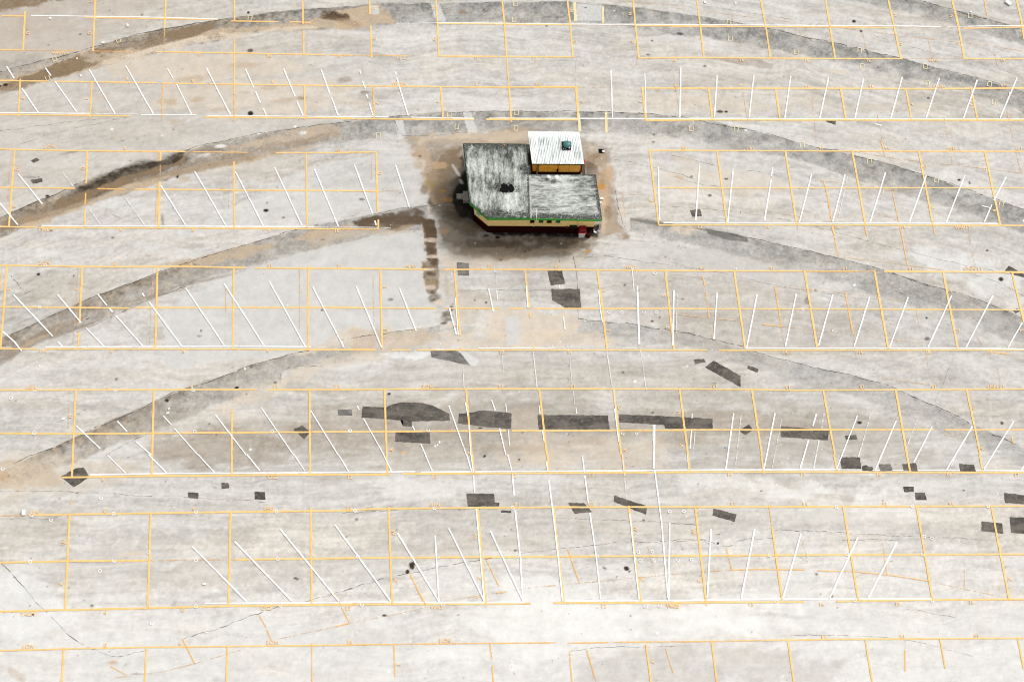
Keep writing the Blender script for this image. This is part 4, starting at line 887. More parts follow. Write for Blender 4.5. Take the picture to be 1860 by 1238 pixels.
('slab',0.9,0.05,0.05,[(5.219,26.348),(7.041,26.229),(6.979,24.897),(5.161,24.874)]),
('slab',0.9,0.05,0.05,[(-5.243,26.256),(-4.615,26.265),(-4.15,24.758),(-4.736,24.751),(-5.009,25.124)]),
('slab',0.9,0.05,0.05,[(-9.549,26.009),(-8.963,26.017),(-8.913,25.262),(-9.459,25.255)]),
('palewhite',0.5,0.2,0.2,[(-3.345,-0.804),(-2.851,-0.805),(-2.151,-1.342),(-2.297,-1.724),(-2.789,-1.646)]),
('palewhite',0.7,0.3,0.4,[(-8.489,-0.795),(-6.027,-0.646),(-5.322,-0.877),(-5.674,-1.183),(-6.728,-1.257),(-8.134,-1.101)]),
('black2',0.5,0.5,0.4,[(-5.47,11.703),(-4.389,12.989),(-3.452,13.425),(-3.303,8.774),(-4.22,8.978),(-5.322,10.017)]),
('dirt',0.6,0.5,0.5,[(-10.439,8.666),(-6.131,9.595),(-5.689,9.181),(-5.871,8.558),(-9.703,8.256)]),
('brown',0.2,0.6,0.7,[(-4.592,7.449),(4.926,6.9),(4.164,6.243),(-1.685,6.23),(-4.594,6.876)]),
('dkbrown',0.75,0.25,0.35,[(-5.836,8.931),(-4.882,8.851),(-4.738,7.531),(-4.777,6.305),(-4.961,5.171),(-5.394,5.817),(-5.504,6.71),(-5.76,7.939)]),
('sand',0.45,0.5,0.5,[(-6.072,14.618),(-4.946,14.931),(1.468,14.976),(1.296,15.632),(-3.058,15.6),(-6.074,15.141)]),
('apron',0.4,0.5,0.5,[(-5.509,13.412),(-4.573,13.849),(-3.265,13.426),(-3.465,11.713),(-4.586,9.602),(-5.322,10.436),(-5.396,12.128)]),
('dirt',0.5,0.5,0.6,[(-4.948,13.415),(-3.257,14.377),(-3.156,12.996),(-3.616,11.288),(-4.58,11.707)]),
('brown',0.6,0.4,0.4,[(-34.683,19.302),(-32.552,20.215),(-30.018,21.05),(-26.74,22.312),(-22.664,23.738),(-20.014,24.234),(-22.618,23.047),(-25.937,21.729),(-29.202,20.339),(-32.435,19.101),(-34.593,18.506)]),
('brown',0.5,0.4,0.4,[(-25.137,11.6),(-21.948,12.885),(-17.237,14.197),(-12.078,15.533),(-12.061,14.881),(-17.197,13.34),(-21.892,12.038)]),
('brown',0.55,0.4,0.4,[(-33.475,8.666),(-30.404,9.992),(-27.617,10.96),(-26.516,10.756),(-29.261,9.296),(-33.383,7.852)]),
('brown',0.45,0.4,0.3,[(-32.405,-0.753),(-29.168,1.147),(-27.16,1.918),(-27.454,1.339),(-30.399,-0.302),(-32.32,-1.506)]),
('brown',0.45,0.6,0.7,[(5.25,14.696),(7.058,14.359),(7.458,11.77),(7.736,7.774),(6.434,7.646),(6.495,10.49),(6.106,12.62)]),
('brown',0.5,0.4,0.4,[(5.311,14.347),(5.956,13.483),(6.576,12.194),(6.15,11.124),(5.559,13.048)]),
('brown',0.5,0.5,0.5,[(-5.322,14.277),(-3.255,14.638),(-3.268,12.996),(-4.58,11.707),(-5.322,12.555)]),
('rusty',0.35,0.4,0.4,[(-5.693,11.914),(-4.58,11.707),(-4.141,10.232),(-4.953,10.018),(-5.507,10.856)]),
('brown',0.35,0.6,0.6,[(-5.686,7.118),(-2.401,7.291),(4.926,6.9),(4.158,6.08),(-0.962,5.906),(-4.596,6.305)]),
('sand',0.5,0.8,0.8,[(-29.339,21.828),(-22.558,22.13),(-15.304,21.754),(-13.731,20.406),(-19.747,19.446),(-27.285,19.82)]),
('sand',0.4,0.8,0.8,[(-23.505,19.409),(-12.196,19.969),(-9.114,17.758),(-15.864,16.817),(-24.093,17.189)]),
('brown',0.22,1.0,1.0,[(-11.546,-4.549),(-3.581,-4.021),(8.677,-4.439),(19.28,-4.855),(20.52,-6.54),(9.231,-6.853),(-1.198,-7.346),(-11.468,-7.471),(-16.593,-6.722)]),
('brown',0.3,0.8,0.8,[(-22.371,-6.331),(-17.668,-5.626),(-12.852,-6.741),(-14.152,-8.354),(-20.538,-8.493),(-22.964,-7.408)]),
('sand',0.4,0.9,0.9,[(9.721,13.073),(18.062,12.689),(19.379,10.548),(11.852,10.939)]),
('sand',0.35,0.9,0.9,[(10.064,18.825),(30.338,18.098),(30.244,17.418),(10.741,17.257)]),
('black',0.9,0.35,0.3,[(-3.618,11.077),(-2.793,11.929),(-2.518,9.945),(-1.647,8.78),(-1.728,8.282),(-2.751,8.776),(-3.555,9.439),(-3.845,10.233)]),  # halo deepened at the chamfered corner, again dirt and painted shade
('tan',0.4,0.4,0.4,[(-10.244,-0.792),(-10.276,0.747),(-5.677,0.898),(-4.612,0.742),(-4.968,-0.225),(-8.138,-0.796)]),
('rusty',0.35,0.6,0.7,[(-6.633,14.268),(-5.51,14.622),(-4.949,12.986),(-4.582,10.861),(-5.507,10.856),(-5.88,12.552)]),
('brown',0.5,0.6,0.7,[(-5.695,12.981),(-4.575,13.418),(-4.022,11.71),(-4.4,10.021),(-5.137,10.437)]),
('rusty',0.4,0.5,0.6,[(5.748,13.049),(6.682,12.839),(6.869,10.491),(6.376,7.977),(6.121,10.488)]),
('dirt',0.5,0.5,0.5,[(-2.948,7.454),(5.673,7.148),(4.91,6.531),(1.246,6.645),(-1.682,6.475),(-2.953,6.921)]),
('slab',0.9,0.05,0.15,[(-0.463,1.715),(0.434,1.793),(0.46,-0.117),(-0.184,-0.27)]),
('dkbrown',0.55,0.35,0.4,[(-10.441,8.748),(-6.058,9.679),(-5.616,9.098),(-5.908,8.516),(-8.243,8.137),(-10.249,8.254)])]
BLOTS = [
(-3.459,12.48,0.112,0.6,30,'pale2',0.6),
(-3.167,11.715,0.149,0.255,30,'pale2',0.5),
(-5.212,8.064,0.439,0.289,0,'dkbrown',0.85),
(-5.213,6.548,0.436,0.204,0,'dkbrown',0.85),
(-4.96,5.575,0.326,0.243,0,'dkbrown',0.85),
(-5.214,4.809,0.361,0.201,0,'dkbrown',0.85),
(-5.035,3.095,0.394,0.317,0,'dkbrown',0.85),
(-5.214,3.491,0.287,0.199,0,'dkbrown',0.85),
(-4.181,1.716,0.5,0.353,0,'dkbrown',0.85),
(-4.397,1.248,0.285,0.117,0,'dkbrown',0.85),
(-3.892,2.305,0.143,0.197,0,'dkbrown',0.85),
(-5.469,8.642,0.44,0.207,0,'dkbrown',0.85),
(-5.322,4.248,0.36,0.2,0,'olive',0.7),
(-31.309,-8.957,0.331,0.284,0,'rust',0.3),
(-11.945,25.129,1.01,0.423,-8,'dkbrown',0.95),
(-12.483,24.935,0.698,0.235,0,'dkbrown',0.9),
(-11.078,24.578,1.009,0.281,-15,'brown',0.7),
(-2.97,25.527,0.55,0.284,0,'brown',0.7),
(-10.007,25.436,0.779,0.567,0,'tan',0.5),
(-10.763,24.348,1.163,0.374,0,'rusty',0.4),
(-20.007,14.179,1.181,0.258,14,'dkbrown',0.5),
(-19.466,14.397,0.443,0.173,0,'pale2',0.8),
(-20.529,13.661,0.515,0.129,15,'palewhite',0.6),
(-13.573,15.522,0.672,0.262,0,'tan',0.6),
(-13.87,15.476,0.299,0.174,0,'palewhite',0.7),
(-27.761,0.916,1.733,0.116,22,'brown',0.5),
(-30.431,0.002,1.721,0.153,30,'tan',0.5),
(-23.236,3.087,0.562,0.236,0,'brown',0.4),
(-22.377,3.362,2.114,0.099,15,'brown',0.4),
(-19.964,4.272,2.128,0.099,15,'brown',0.45),
(-34.09,20.648,2.238,0.633,18,'greyd',0.3),
(-34.837,25.674,1.519,0.47,15,'brown',0.5),
(-18.347,20.856,1.442,0.272,5,'tan',0.75),
(-21.648,19.741,1.28,0.315,6,'tan',0.7),
(-20.299,19.217,0.677,0.403,0,'tan',0.3),
(-21.242,18.051,0.636,0.222,15,'tan',0.75),
(-23.017,17.77,0.522,0.354,0,'tan',0.75),
(-23.548,17.898,0.522,0.221,0,'tan',0.6),
(-19.773,17.225,0.597,0.198,5,'tan',0.7),
(-16.408,19.03,0.755,0.224,5,'tan',0.6),
(-18.2,18.656,0.451,0.134,0,'tan',0.5),
(-14.976,18.107,1.357,0.222,10,'tan',0.65),
(-14.114,18.248,0.302,0.134,0,'brown',0.6),
(-11.239,19.753,0.571,0.271,5,'brown',0.65),
(-13.07,17.414,0.678,0.31,0,'tan',0.3),
(-22.469,16.283,0.519,0.175,0,'tan',0.5),
(-27.699,18.127,0.743,0.355,0,'tan',0.4),
(-17.799,22.092,0.21,0.147,0,'dkbrown',0.9),
(-17.555,16.979,0.187,0.176,-30,'blackoil',1),
(-18.106,25.285,0.1,0.094,0,'blackoil',1),
(-34.293,19.128,0.148,0.107,0,'blackoil',1),
(-34.648,18.992,0.074,0.089,0,'blackoil',1),
(-9.812,18.733,0.266,0.134,0,'brown',0.8),
(-9.879,18.196,0.379,0.156,0,'tan',0.7),
(-28.269,24.688,0.152,0.07,0,'brown',0.6),
(-25.507,25.003,0.076,0.093,0,'brown',0.8),
(-26.721,14.907,0.147,0.13,0,'tan',0.8),
(-29.158,13.904,0.803,0.129,15,'brown',0.5),
(-21.587,11.829,0.511,0.38,0,'tan',0.6),
(-22.181,11.994,0.073,0.101,0,'blackoil',1),
(-19.172,11.085,0.182,0.092,0,'rusty',0.9),
(-16.18,9.472,0.182,0.125,0,'blackoil',1),
(-16.13,10.012,0.055,0.063,0,'blackoil',1),
(-14.995,8.938,0.091,0.083,0,'dkbrown',0.7),
(-30.598,10.488,0.133,0.092,0,'blackoil',1),
(-31.86,11.9,0.505,0.105,0,'dkbrown',0.4),
(-31.319,11.903,0.036,0.042,0,'blackoil',0.9),
(-9.813,10.332,0.257,0.105,0,'dkbrown',0.8),
(-22.932,8.703,0.072,0.412,8,'dkbrown',0.7),
(-26.046,9.021,0.718,0.033,-25,'brown',0.7),
(-17.453,-3.191,0.145,0.097,20,'blackoil',1),
(-21.755,-4.03,0.137,0.111,-25,'blackoil',1),
(-19.032,-5.583,0.068,0.066,0,'dkbrown',0.9),
(-13.627,-6.009,0.171,0.146,0,'dkbrown',0.6),
(-30.577,4.734,0.126,0.088,0,'blackoil',1),
(-28.318,4.619,0.053,0.06,0,'blackoil',1),
(-19.928,0.755,0.07,0.077,0,'dkbrown',0.8),
(-20.009,0.371,0.174,0.077,0,'dkbrown',0.5),
(-12.256,2.188,0.092,0.078,0,'dkbrown',0.9),
(-12.331,7.304,0.145,0.061,0,'dkbrown',0.7),
(-27.163,1.57,0.111,0.039,30,'blackoil',1),
(-6.383,-14.754,0.149,0.221,20,'dkoil',1),
(-6.646,-15.124,0.113,0.142,-20,'dkoil',1),
(-6.252,-14.585,0.166,0.102,0,'dkoil',0.9),
(-8.003,-17.75,0.121,0.076,0,'dkbrown',1),
(-3.618,-17.799,0.039,0.04,0,'blackoil',1),
(-13.291,-15.463,0.164,0.074,-15,'dkbrown',0.9),
(6.63,-15.049,0.168,0.137,-25,'dkoil',1),
(6.789,-15.221,0.067,0.068,0,'dkoil',0.9),
(5.289,-15.002,0.134,0.068,-20,'dkbrown',0.7),
(6.0,-15.554,0.06,0.051,0,'dkbrown',0.7),
(-7.861,-3.632,0.122,0.09,0,'blackoil',1),
(-2.143,-5.953,0.138,0.059,0,'blackoil',1),
(-1.893,-7.814,0.103,0.072,30,'blackoil',1),
(0.268,-8.043,0.103,0.043,0,'dkbrown',0.9),
(-6.93,-7.569,0.116,0.09,0,'orange',0.8),
(-7.825,2.935,0.25,0.158,0,'dkoil',0.55),
(-1.629,2.74,0.093,0.079,0,'blackoil',0.9),
(-2.381,2.898,0.072,0.063,0,'dkbrown',0.8),
(8.352,3.58,0.109,0.064,0,'blackoil',1),
(9.205,1.397,0.087,0.055,0,'dkbrown',1),
(9.693,1.672,0.072,0.047,0,'dkbrown',0.9),
(11.305,2.982,0.109,0.06,0,'dkbrown',0.6),
(12.499,23.832,0.297,0.142,0,'blackoil',1),
(10.485,23.246,0.079,0.07,0,'blackoil',0.9),
(10.176,22.031,0.157,0.065,-10,'dkbrown',0.9),
(25.281,25.078,0.133,0.125,0,'blackoil',1),
(25.705,24.226,0.121,0.096,-40,'blackoil',1),
(25.933,22.437,0.08,0.236,10,'blackoil',0.7),
(14.926,17.381,0.233,0.108,0,'dkoil',0.9),
(15.352,17.385,0.132,0.09,0,'blackoil',1),
(14.122,21.148,0.118,0.074,0,'dkbrown',0.8),
(29.859,18.64,0.119,0.092,0,'dkoil',0.9),
(10.66,19.057,0.093,0.091,0,'rusty',0.8),
(12.543,12.183,0.114,0.086,0,'dkbrown',0.7),
(14.92,12.024,0.129,0.078,0,'dkbrown',0.9),
(13.684,10.735,0.136,0.111,0,'dkbrown',0.8),
(11.707,12.136,0.303,0.129,-15,'rusty',0.6),
(31.117,12.024,0.116,0.088,0,'blackoil',1),
(31.819,11.811,0.077,0.11,0,'dkbrown',0.8),
(15.692,9.473,0.056,0.064,0,'blackoil',0.8),
(32.258,6.594,0.076,0.067,0,'blackoil',1),
(32.87,4.452,0.158,0.141,20,'dkoil',1),
(27.427,1.626,0.074,0.068,0,'blackoil',1),
(20.208,3.628,0.089,0.065,0,'dkbrown',1),
(19.576,2.864,0.184,0.242,0,'dkbrown',0.5),
(27.259,0.122,0.184,0.119,10,'dkoil',0.7),
(22.074,-5.692,0.178,0.098,0,'dkoil',1),
(31.34,-5.77,0.086,0.114,0,'dkoil',0.9),
(21.71,-8.496,0.123,0.147,0,'blackoil',1),
(12.962,-2.981,0.143,0.057,0,'dkbrown',0.7),
(13.289,-7.351,0.063,0.066,0,'blue',1),
(12.351,-13.518,0.068,0.063,0,'blackoil',1),
(12.429,-12.961,0.102,0.056,0,'dkbrown',0.7),
(15.348,-10.19,0.069,0.036,0,'blackoil',0.9),
(13.499,-7.352,0.035,0.037,0,'dkoil',0.6),
(28.169,-10.243,0.07,0.051,0,'blackoil',1),
(-5.137,11.45,0.742,0.382,0,'olive',0.6),
(-4.396,11.03,0.296,0.127,0,'rust',0.75),
(-4.14,10.316,0.407,0.168,0,'rust',0.6),
(-5.359,11.788,0.111,0.085,0,'olive',0.7),
(6.312,11.38,0.3,0.256,0,'rust',0.9),
(6.405,11.765,0.188,0.343,0,'olive',0.5),
(5.202,6.49,0.184,0.123,0,'rust',0.85),
(-1.555,7.622,0.183,0.082,0,'blackoil',0.8),
(-0.787,7.501,0.183,0.099,0,'blackoil',1),
(5.634,13.048,0.378,0.346,0,'dirt',0.5),
(-0.949,6.64,1.462,0.164,0,'tan',0.6),
(2.708,6.526,1.468,0.205,0,'tan',0.5),
(-2.935,8.775,0.515,0.249,-20,'greyd',0.6),
(5.809,14.438,0.19,0.087,0,'sand',0.6),
(7.638,9.441,0.298,0.59,0,'sand',0.5),
(11.664,8.201,1.044,0.502,-8,'sand',0.7),
(15.08,12.585,0.952,0.174,-5,'sand',0.5),
(12.029,13.52,0.915,0.305,-8,'sand',0.6),
(23.555,20.783,1.19,0.186,-8,'sand',0.7),
(12.401,23.549,0.04,0.047,0,'greyd',0.5),
(-23.723,-20.32,0.253,0.096,0,'rusty',0.8),
(-22.245,-21.007,0.443,0.064,0,'brown',0.5),
(-23.126,-13.852,0.98,0.17,6,'sand',0.8),
(-29.169,-20.979,0.628,0.255,-35,'tan',0.6),
(-30.626,-6.11,0.268,0.109,0,'rusty',0.3),
(-0.342,0.66,0.392,1.095,-3,'palewhite',0),
(-5.176,7.283,0.511,0.143,0,'sand',0.9),
(-5.104,6.06,0.544,0.122,0,'sand',0.9),
(-5.214,5.131,0.506,0.121,0,'sand',0.9),
(-5.286,3.809,0.431,0.159,0,'sand',0.9),
(-4.606,2.739,0.43,0.198,0,'sand',0.9),
(-4.077,1.13,0.356,0.117,0,'sand',0.9),
(-4.576,12.988,0.523,0.344,0,'rusty',0.7),
(-6.068,12.979,0.373,0.343,0,'tan',0.7),
(-4.371,7.943,0.512,0.206,0,'rusty',0.7),
(6.963,12.41,0.302,0.604,0,'rusty',0.7),
(6.669,9.437,0.298,0.674,0,'brown',0.7),
(6.083,13.787,0.379,0.261,0,'brown',0.7),
(-3.823,14.07,0.525,0.26,0,'brown',0.7),
(-5.692,11.066,0.296,0.338,0,'brown',0.7)]

LITTER = [(-31.836,24.597,0.09),(-26.426,24.062,0.12),(-28.013,22.617,0.1),(-29.273,19.89,0.09),(-29.664,21.28,0.07),(6.306,10.447,0.11),(6.218,10.151,0.08),(6.359,9.983,0.05),(5.743,7.892,0.1),(36.905,26.795,0.22),(35.797,19.06,0.09),(34.001,26.005,0.08),(23.953,5.545,0.06),(-7.905,-20.554,0.02),(5.185,-1.396,0.03),(-29.805,-11.266,0.16),(-18.728,-15.743,0.1),(-18.394,-18.646,0.07),(-5.064,-20.977,0.05),(-21.628,-4.877,0.09),(-21.58,-4.583,0.07),(-28.028,-5.252,0.1),(-4.703,-6.891,0.08),(-4.807,-7.073,0.07),(-3.877,4.811,0.05),(-29.843,-1.699,0.06),(-16.999,-1.917,0.08),(21.034,0.719,0.06),(14.527,26.568,0.1),(16.774,26.55,0.09),(25.985,19.565,0.07)]

# ------------------------------------------------------------------ material helpers
def newmat(name):
    m_ = bpy.data.materials.new(name); m_.use_nodes = True
    nt = m_.node_tree
    return m_, nt, nt.nodes['Principled BSDF'], nt.nodes['Material Output']
def N(nt, typ, **kw):
    n_ = nt.nodes.new(typ)
    for k, v_ in kw.items():
        if k in n_.inputs: n_.inputs[k].default_value = v_
        else: setattr(n_, k, v_)
    return n_
def noise(nt, scale, detail=3, rough=.55, vec=None, sx=None):
    t_ = N(nt, 'ShaderNodeTexNoise', Scale=scale, Detail=detail, Roughness=rough)
    if vec is None:
        g = N(nt, 'ShaderNodeNewGeometry'); vec = g.outputs['Position']
    if sx:
        mp = N(nt, 'ShaderNodeMapping'); mp.inputs['Scale'].default_value = sx; nt.links.new(vec, mp.inputs[0]); vec = mp.outputs[0]
    nt.links.new(vec, t_.inputs['Vector'])
    return t_.outputs['Fac']
def ramp(nt, fac, stops, interp='LINEAR'):
    r = N(nt, 'ShaderNodeValToRGB'); cr = r.color_ramp; cr.interpolation = interp
    while len(cr.elements) < len(stops): cr.elements.new(.5)
    for e, (p, c) in zip(cr.elements, stops):
        e.position = p; e.color = (c, c, c, 1) if isinstance(c, (int, float)) else (*c, 1)
    nt.links.new(fac, r.inputs[0]); return r.outputs[0]
def mix(nt, fac, a, b, mode='MIX'):
    x = N(nt, 'ShaderNodeMix', data_type='RGBA', blend_type=mode)
    for s_, v_ in ((0, fac), (6, a), (7, b)):
        if hasattr(v_, 'links'): nt.links.new(v_, x.inputs[s_])
        elif isinstance(v_, (int, float)): x.inputs[s_].default_value = v_ if s_ == 0 else (v_, v_, v_, 1)
        else: x.inputs[s_].default_value = (*v_, 1)
    return x.outputs[2]
def math_(nt, op, a, b=0.0):
    x = N(nt, 'ShaderNodeMath', operation=op)
    for i, v_ in enumerate((a, b)):
        if hasattr(v_, 'links'): nt.links.new(v_, x.inputs[i])
        else: x.inputs[i].default_value = v_
    return x.outputs[0]
def bump(nt, bs, h, strength=.3, dist=.02):
    b_ = N(nt, 'ShaderNodeBump', Strength=strength, Distance=dist)
    nt.links.new(h, b_.inputs['Height']); nt.links.new(b_.outputs[0], bs.inputs['Normal'])
def plain(name, col, rough=.7, var=.25, scale=8, metal=0, dirt=None, dirt_amt=.3):
    m_, nt, bs, out = newmat(name)
    f_ = noise(nt, scale, 4, .6)
    c = mix(nt, ramp(nt, f_, [(.3, 0.), (.7, 1.)]), tuple(x * (1 - var) for x in col), tuple(min(1, x * (1 + var * .5)) for x in col))
    if dirt:
        d = ramp(nt, noise(nt, scale * .6, 5, .7), [(.52, 0.), (.72, dirt_amt)])
        c = mix(nt, d, c, dirt)
    nt.links.new(c, bs.inputs['Base Color']); bs.inputs['Roughness'].default_value = rough; bs.inputs['Metallic'].default_value = metal; bs.inputs['Specular IOR Level'].default_value = .05 if max(col) < .05 else .25
    return m_

def paint(name, col, wear, cracks=.5, tint=None):
    """road paint: a thin film worn through to the paving where the noise says so"""
    m_, nt, bs, out = newmat(name)
    f1 = noise(nt, 9, 4, .75); f2 = noise(nt, .9, 3, .6); f3 = noise(nt, 38, 2, .6)
    s_ = math_(nt, 'ADD', math_(nt, 'MULTIPLY', f1, .5), math_(nt, 'ADD', math_(nt, 'MULTIPLY', f2, .35), math_(nt, 'MULTIPLY', f3, .15)))
    a_ = ramp(nt, s_, [(wear - .045, 0.), (wear + .045, 1.)])
    a_ = math_(nt, 'MULTIPLY', a_, .97 if wear < .4 else .85)
    c = mix(nt, ramp(nt, noise(nt, 3, 3), [(.3, 0.), (.7, 1.)]), col, tint or tuple(min(1, x * 1.12) for x in col))
    nt.links.new(c, bs.inputs['Base Color']); bs.inputs['Roughness'].default_value = .65
    tr = N(nt, 'ShaderNodeBsdfTransparent'); mx = N(nt, 'ShaderNodeMixShader')
    nt.links.new(a_, mx.inputs[0]); nt.links.new(tr.outputs[0], mx.inputs[1]); nt.links.new(bs.outputs[0], mx.inputs[2])
    nt.links.new(mx.outputs[0], out.inputs[0])
    return m_

# ------------------------------------------------------------------ object helpers
def link(name, me, mat=None, parent=None, smooth=False):
    o = bpy.data.objects.new(name, me); COL.objects.link(o)
    if mat is not None:
        for mm in (mat if isinstance(mat, (list, tuple)) else [mat]): me.materials.append(mm)
    if parent is not None: o.parent = parent
    if smooth:
        for p in me.polygons: p.use_smooth = True
    return o
def tag(o, label=None, cat=None, group=None, kind=None):
    for k, v_ in (('label', label), ('category', cat), ('group', group), ('kind', kind)):
        if v_: o[k] = v_
    return o
def bm_obj(name, bm, mat, parent=None, smooth=False, bevel=0):
    if bevel: bmesh.ops.bevel(bm, geom=[e for e in bm.edges if e.is_manifold and e.calc_face_angle(0) > .5], offset=bevel, segments=2, affect='EDGES', clamp_overlap=True)
    bmesh.ops.recalc_face_normals(bm, faces=bm.faces)
    me = bpy.data.meshes.new(name); bm.to_mesh(me); bm.free()
    return link(name, me, mat, parent, smooth)
def box(bm, x0, x1, y0, y1, z0, z1, rot=None, mi=0):
    vs = [Vector((x, y, z)) for z in (z0, z1) for x, y in ((x0, y0), (x1, y0), (x1, y1), (x0, y1))]
    if rot:
        c, a_ = rot; R_ = Matrix.Rotation(a_, 3, 'Z'); c = Vector((*c, 0))
        vs = [R_ @ (v_ - c) + c for v_ in vs]
    V = [bm.verts.new(v_) for v_ in vs]
    for f_ in ((3, 2, 1, 0), (4, 5, 6, 7), (0, 1, 5, 4), (1, 2, 6, 5), (2, 3, 7, 6), (3, 0, 4, 7)):
        bm.faces.new([V[i] for i in f_]).material_index = mi
def prism(bm, poly, z0, z1, cap0=True):
    """poly counter-clockwise; z may be a number or one per vertex"""
    n_ = len(poly); zz0 = z0 if isinstance(z0, (list, tuple)) else [z0] * n_; zz1 = z1 if isinstance(z1, (list, tuple)) else [z1] * n_
    b_ = [bm.verts.new((p[0], p[1], z)) for p, z in zip(poly, zz0)]; t_ = [bm.verts.new((p[0], p[1], z)) for p, z in zip(poly, zz1)]
    bm.faces.new(t_)
    if cap0: bm.faces.new(b_[::-1])
    for i in range(n_): bm.faces.new((b_[i], b_[(i + 1) % n_], t_[(i + 1) % n_], t_[i]))
def lathe(bm, prof, cx, cy, seg=20, squash=1.0):
    rings = []
    for r, z in prof:
        rings.append([bm.verts.new((cx + r * math.cos(2 * math.pi * i / seg), cy + squash * r * math.sin(2 * math.pi * i / seg), z)) for i in range(seg)])
    for a_, b_ in zip(rings, rings[1:]):
        for i in range(seg): bm.faces.new((a_[i], a_[(i + 1) % seg], b_[(i + 1) % seg], b_[i]))
    bm.faces.new(rings[-1]); bm.faces.new(rings[0][::-1])
def tube(bm, pts, r, seg=8):
    pts = [Vector(p) for p in pts]; rings = []
    for i, p in enumerate(pts):
        d = (pts[min(i + 1, len(pts) - 1)] - pts[max(i - 1, 0)]).normalized()
        u = d.orthogonal().normalized(); w = d.cross(u)
        rings.append([bm.verts.new(p + r * (math.cos(2 * math.pi * k / seg) * u + math.sin(2 * math.pi * k / seg) * w)) for k in range(seg)])
    for a_, b_ in zip(rings, rings[1:]):
        best = min(range(seg), key=lambda s_: (a_[0].co - b_[s_].co).length)
        for k in range(seg): bm.faces.new((a_[k], a_[(k + 1) % seg], b_[(k + 1 + best) % seg], b_[(k + best) % seg]))
    bm.faces.new(rings[0][::-1]); bm.faces.new(rings[-1])
def empty(name, loc=(0, 0, 0)):
    o = bpy.data.objects.new(name, None); COL.objects.link(o); o.location = loc; o.empty_display_size = .3
    return o
def child(o, parent):
    """parent a mesh that was modelled in world coordinates"""
    o.parent = parent; o.matrix_parent_inverse = Matrix.Translation(parent.location).inverted(); return o

# ------------------------------------------------------------------ numeric noise for the survey of the paving
_rng = np.random.RandomState(11)
_LAT = _rng.rand(256, 256).astype(np.float32)
def vn(x, y, seed=0):
    x = x + seed * 17.31; y = y + seed * 9.73
    xi = np.floor(x).astype(np.int32); yi = np.floor(y).astype(np.int32)
    fx = (x - xi).astype(np.float32); fy = (y - yi).astype(np.float32)
    fx = fx * fx * (3 - 2 * fx); fy = fy * fy * (3 - 2 * fy)
    a_ = _LAT[xi & 255, yi & 255]; b_ = _LAT[(xi + 1) & 255, yi & 255]; c_ = _LAT[xi & 255, (yi + 1) & 255]; d_ = _LAT[(xi + 1) & 255, (yi + 1) & 255]
    return (a_ * (1 - fx) + b_ * fx) * (1 - fy) + (c_ * (1 - fx) + d_ * fx) * fy
def fbm(x, y, octv=4, seed=0, gain=.5):
    s_ = 0; a_ = 1; t_ = 0
    for i in range(octv):
        s_ = s_ + a_ * vn(x * 2 ** i, y * 2 ** i, seed + i * 3.1); t_ += a_; a_ *= gain
    return s_ / t_
def sstep(a_, b_, x):
    t_ = np.clip((x - a_) / (b_ - a_), 0, 1); return t_ * t_ * (3 - 2 * t_)
def seg_dist(px, py, pts, closed=False):
    d = np.full(px.shape, 1e9, np.float32); n_ = len(pts)
    for i in range(n_ if closed else n_ - 1):
        ax, ay = pts[i]; bx, by = pts[(i + 1) % n_]
        dx, dy = bx - ax, by - ay; l2 = dx * dx + dy * dy + 1e-9
        t_ = np.clip(((px - ax) * dx + (py - ay) * dy) / l2, 0, 1)
        d = np.minimum(d, np.hypot(px - ax - t_ * dx, py - ay - t_ * dy))
    return d
def inside(px, py, pts):
    r = np.zeros(px.shape, bool); n_ = len(pts)
    for i in range(n_):
        ax, ay = pts[i]; bx, by = pts[(i + 1) % n_]
        c = (ay > py) != (by > py)
        r ^= c & (px < (bx - ax) * (py - ay) / ((by - ay) if by != ay else 1e-9) + ax)
    return r
def sdf(px, py, pts):
    d = seg_dist(px, py, pts, True); return np.where(inside(px, py, pts), d, -d)

# ------------------------------------------------------------------ the ground: one sheet to the horizon
STEP = .066
gx = np.arange(-38.5, 41.0, STEP); gy = np.arange(-25.5, 31.0, STEP)
far = np.array([2, 5, 10, 20, 40, 80, 160, 320, 700, 1500, 3000.])
xs = np.concatenate([gx[0] - far[::-1], gx, gx[-1] + far]); ys = np.concatenate([gy[0] - far[::-1], gy, gy[-1] + far])
GX, GY = np.meshgrid(xs, ys); sh = GX.shape
X = GX.ravel().astype(np.float64); Y = GY.ravel().astype(np.float64)

wx = X + 1.2 * (fbm(X / 4, Y / 4, 3, 5) - .5); wy = Y + 1.2 * (fbm(X / 4, Y / 4, 3, 9) - .5)
CX, CY = 0.0, -67.0                                             # centre of the ramp arcs
rr = np.hypot(wx - CX, wy - CY); th = np.arctan2(wx - CX, wy - CY) * 75
w_arc = sstep(-2, 8, Y + .006 * X * X)                          # arcs above, straight streaks below
st_arc = fbm(th / 7, rr / .9, 4, 21, .6); st_str = fbm(wx / 7, wy / .7, 4, 27, .6)
streak = st_arc * w_arc + st_str * (1 - w_arc)
st2 = fbm(th / 3.2, rr / .22, 3, 33) * w_arc + fbm(wx / 3.2, wy / .2, 3, 37) * (1 - w_arc)
big = fbm(X / 14, Y / 14, 3, 41); mid = fbm(wx / 2.2, wy / 1.8, 4, 45); fine = fbm(X / .45, Y / .45, 3, 49, .65)
def lines_of(f_, at, sharp, fade):                                 # a silt tide-mark: crisp on one side, fading on the other
    q = f_ - at; return sstep(0, sharp, q) * np.exp(-np.clip(q, 0, 9) / fade)
c1 = fbm(th / 9, rr / 1.5, 5, 141, .55) * w_arc + fbm(wx / 8, wy / 1.3, 5, 143, .55) * (1 - w_arc)
c2 = fbm(wx / 3.5, wy / 1.5, 5, 151, .6)
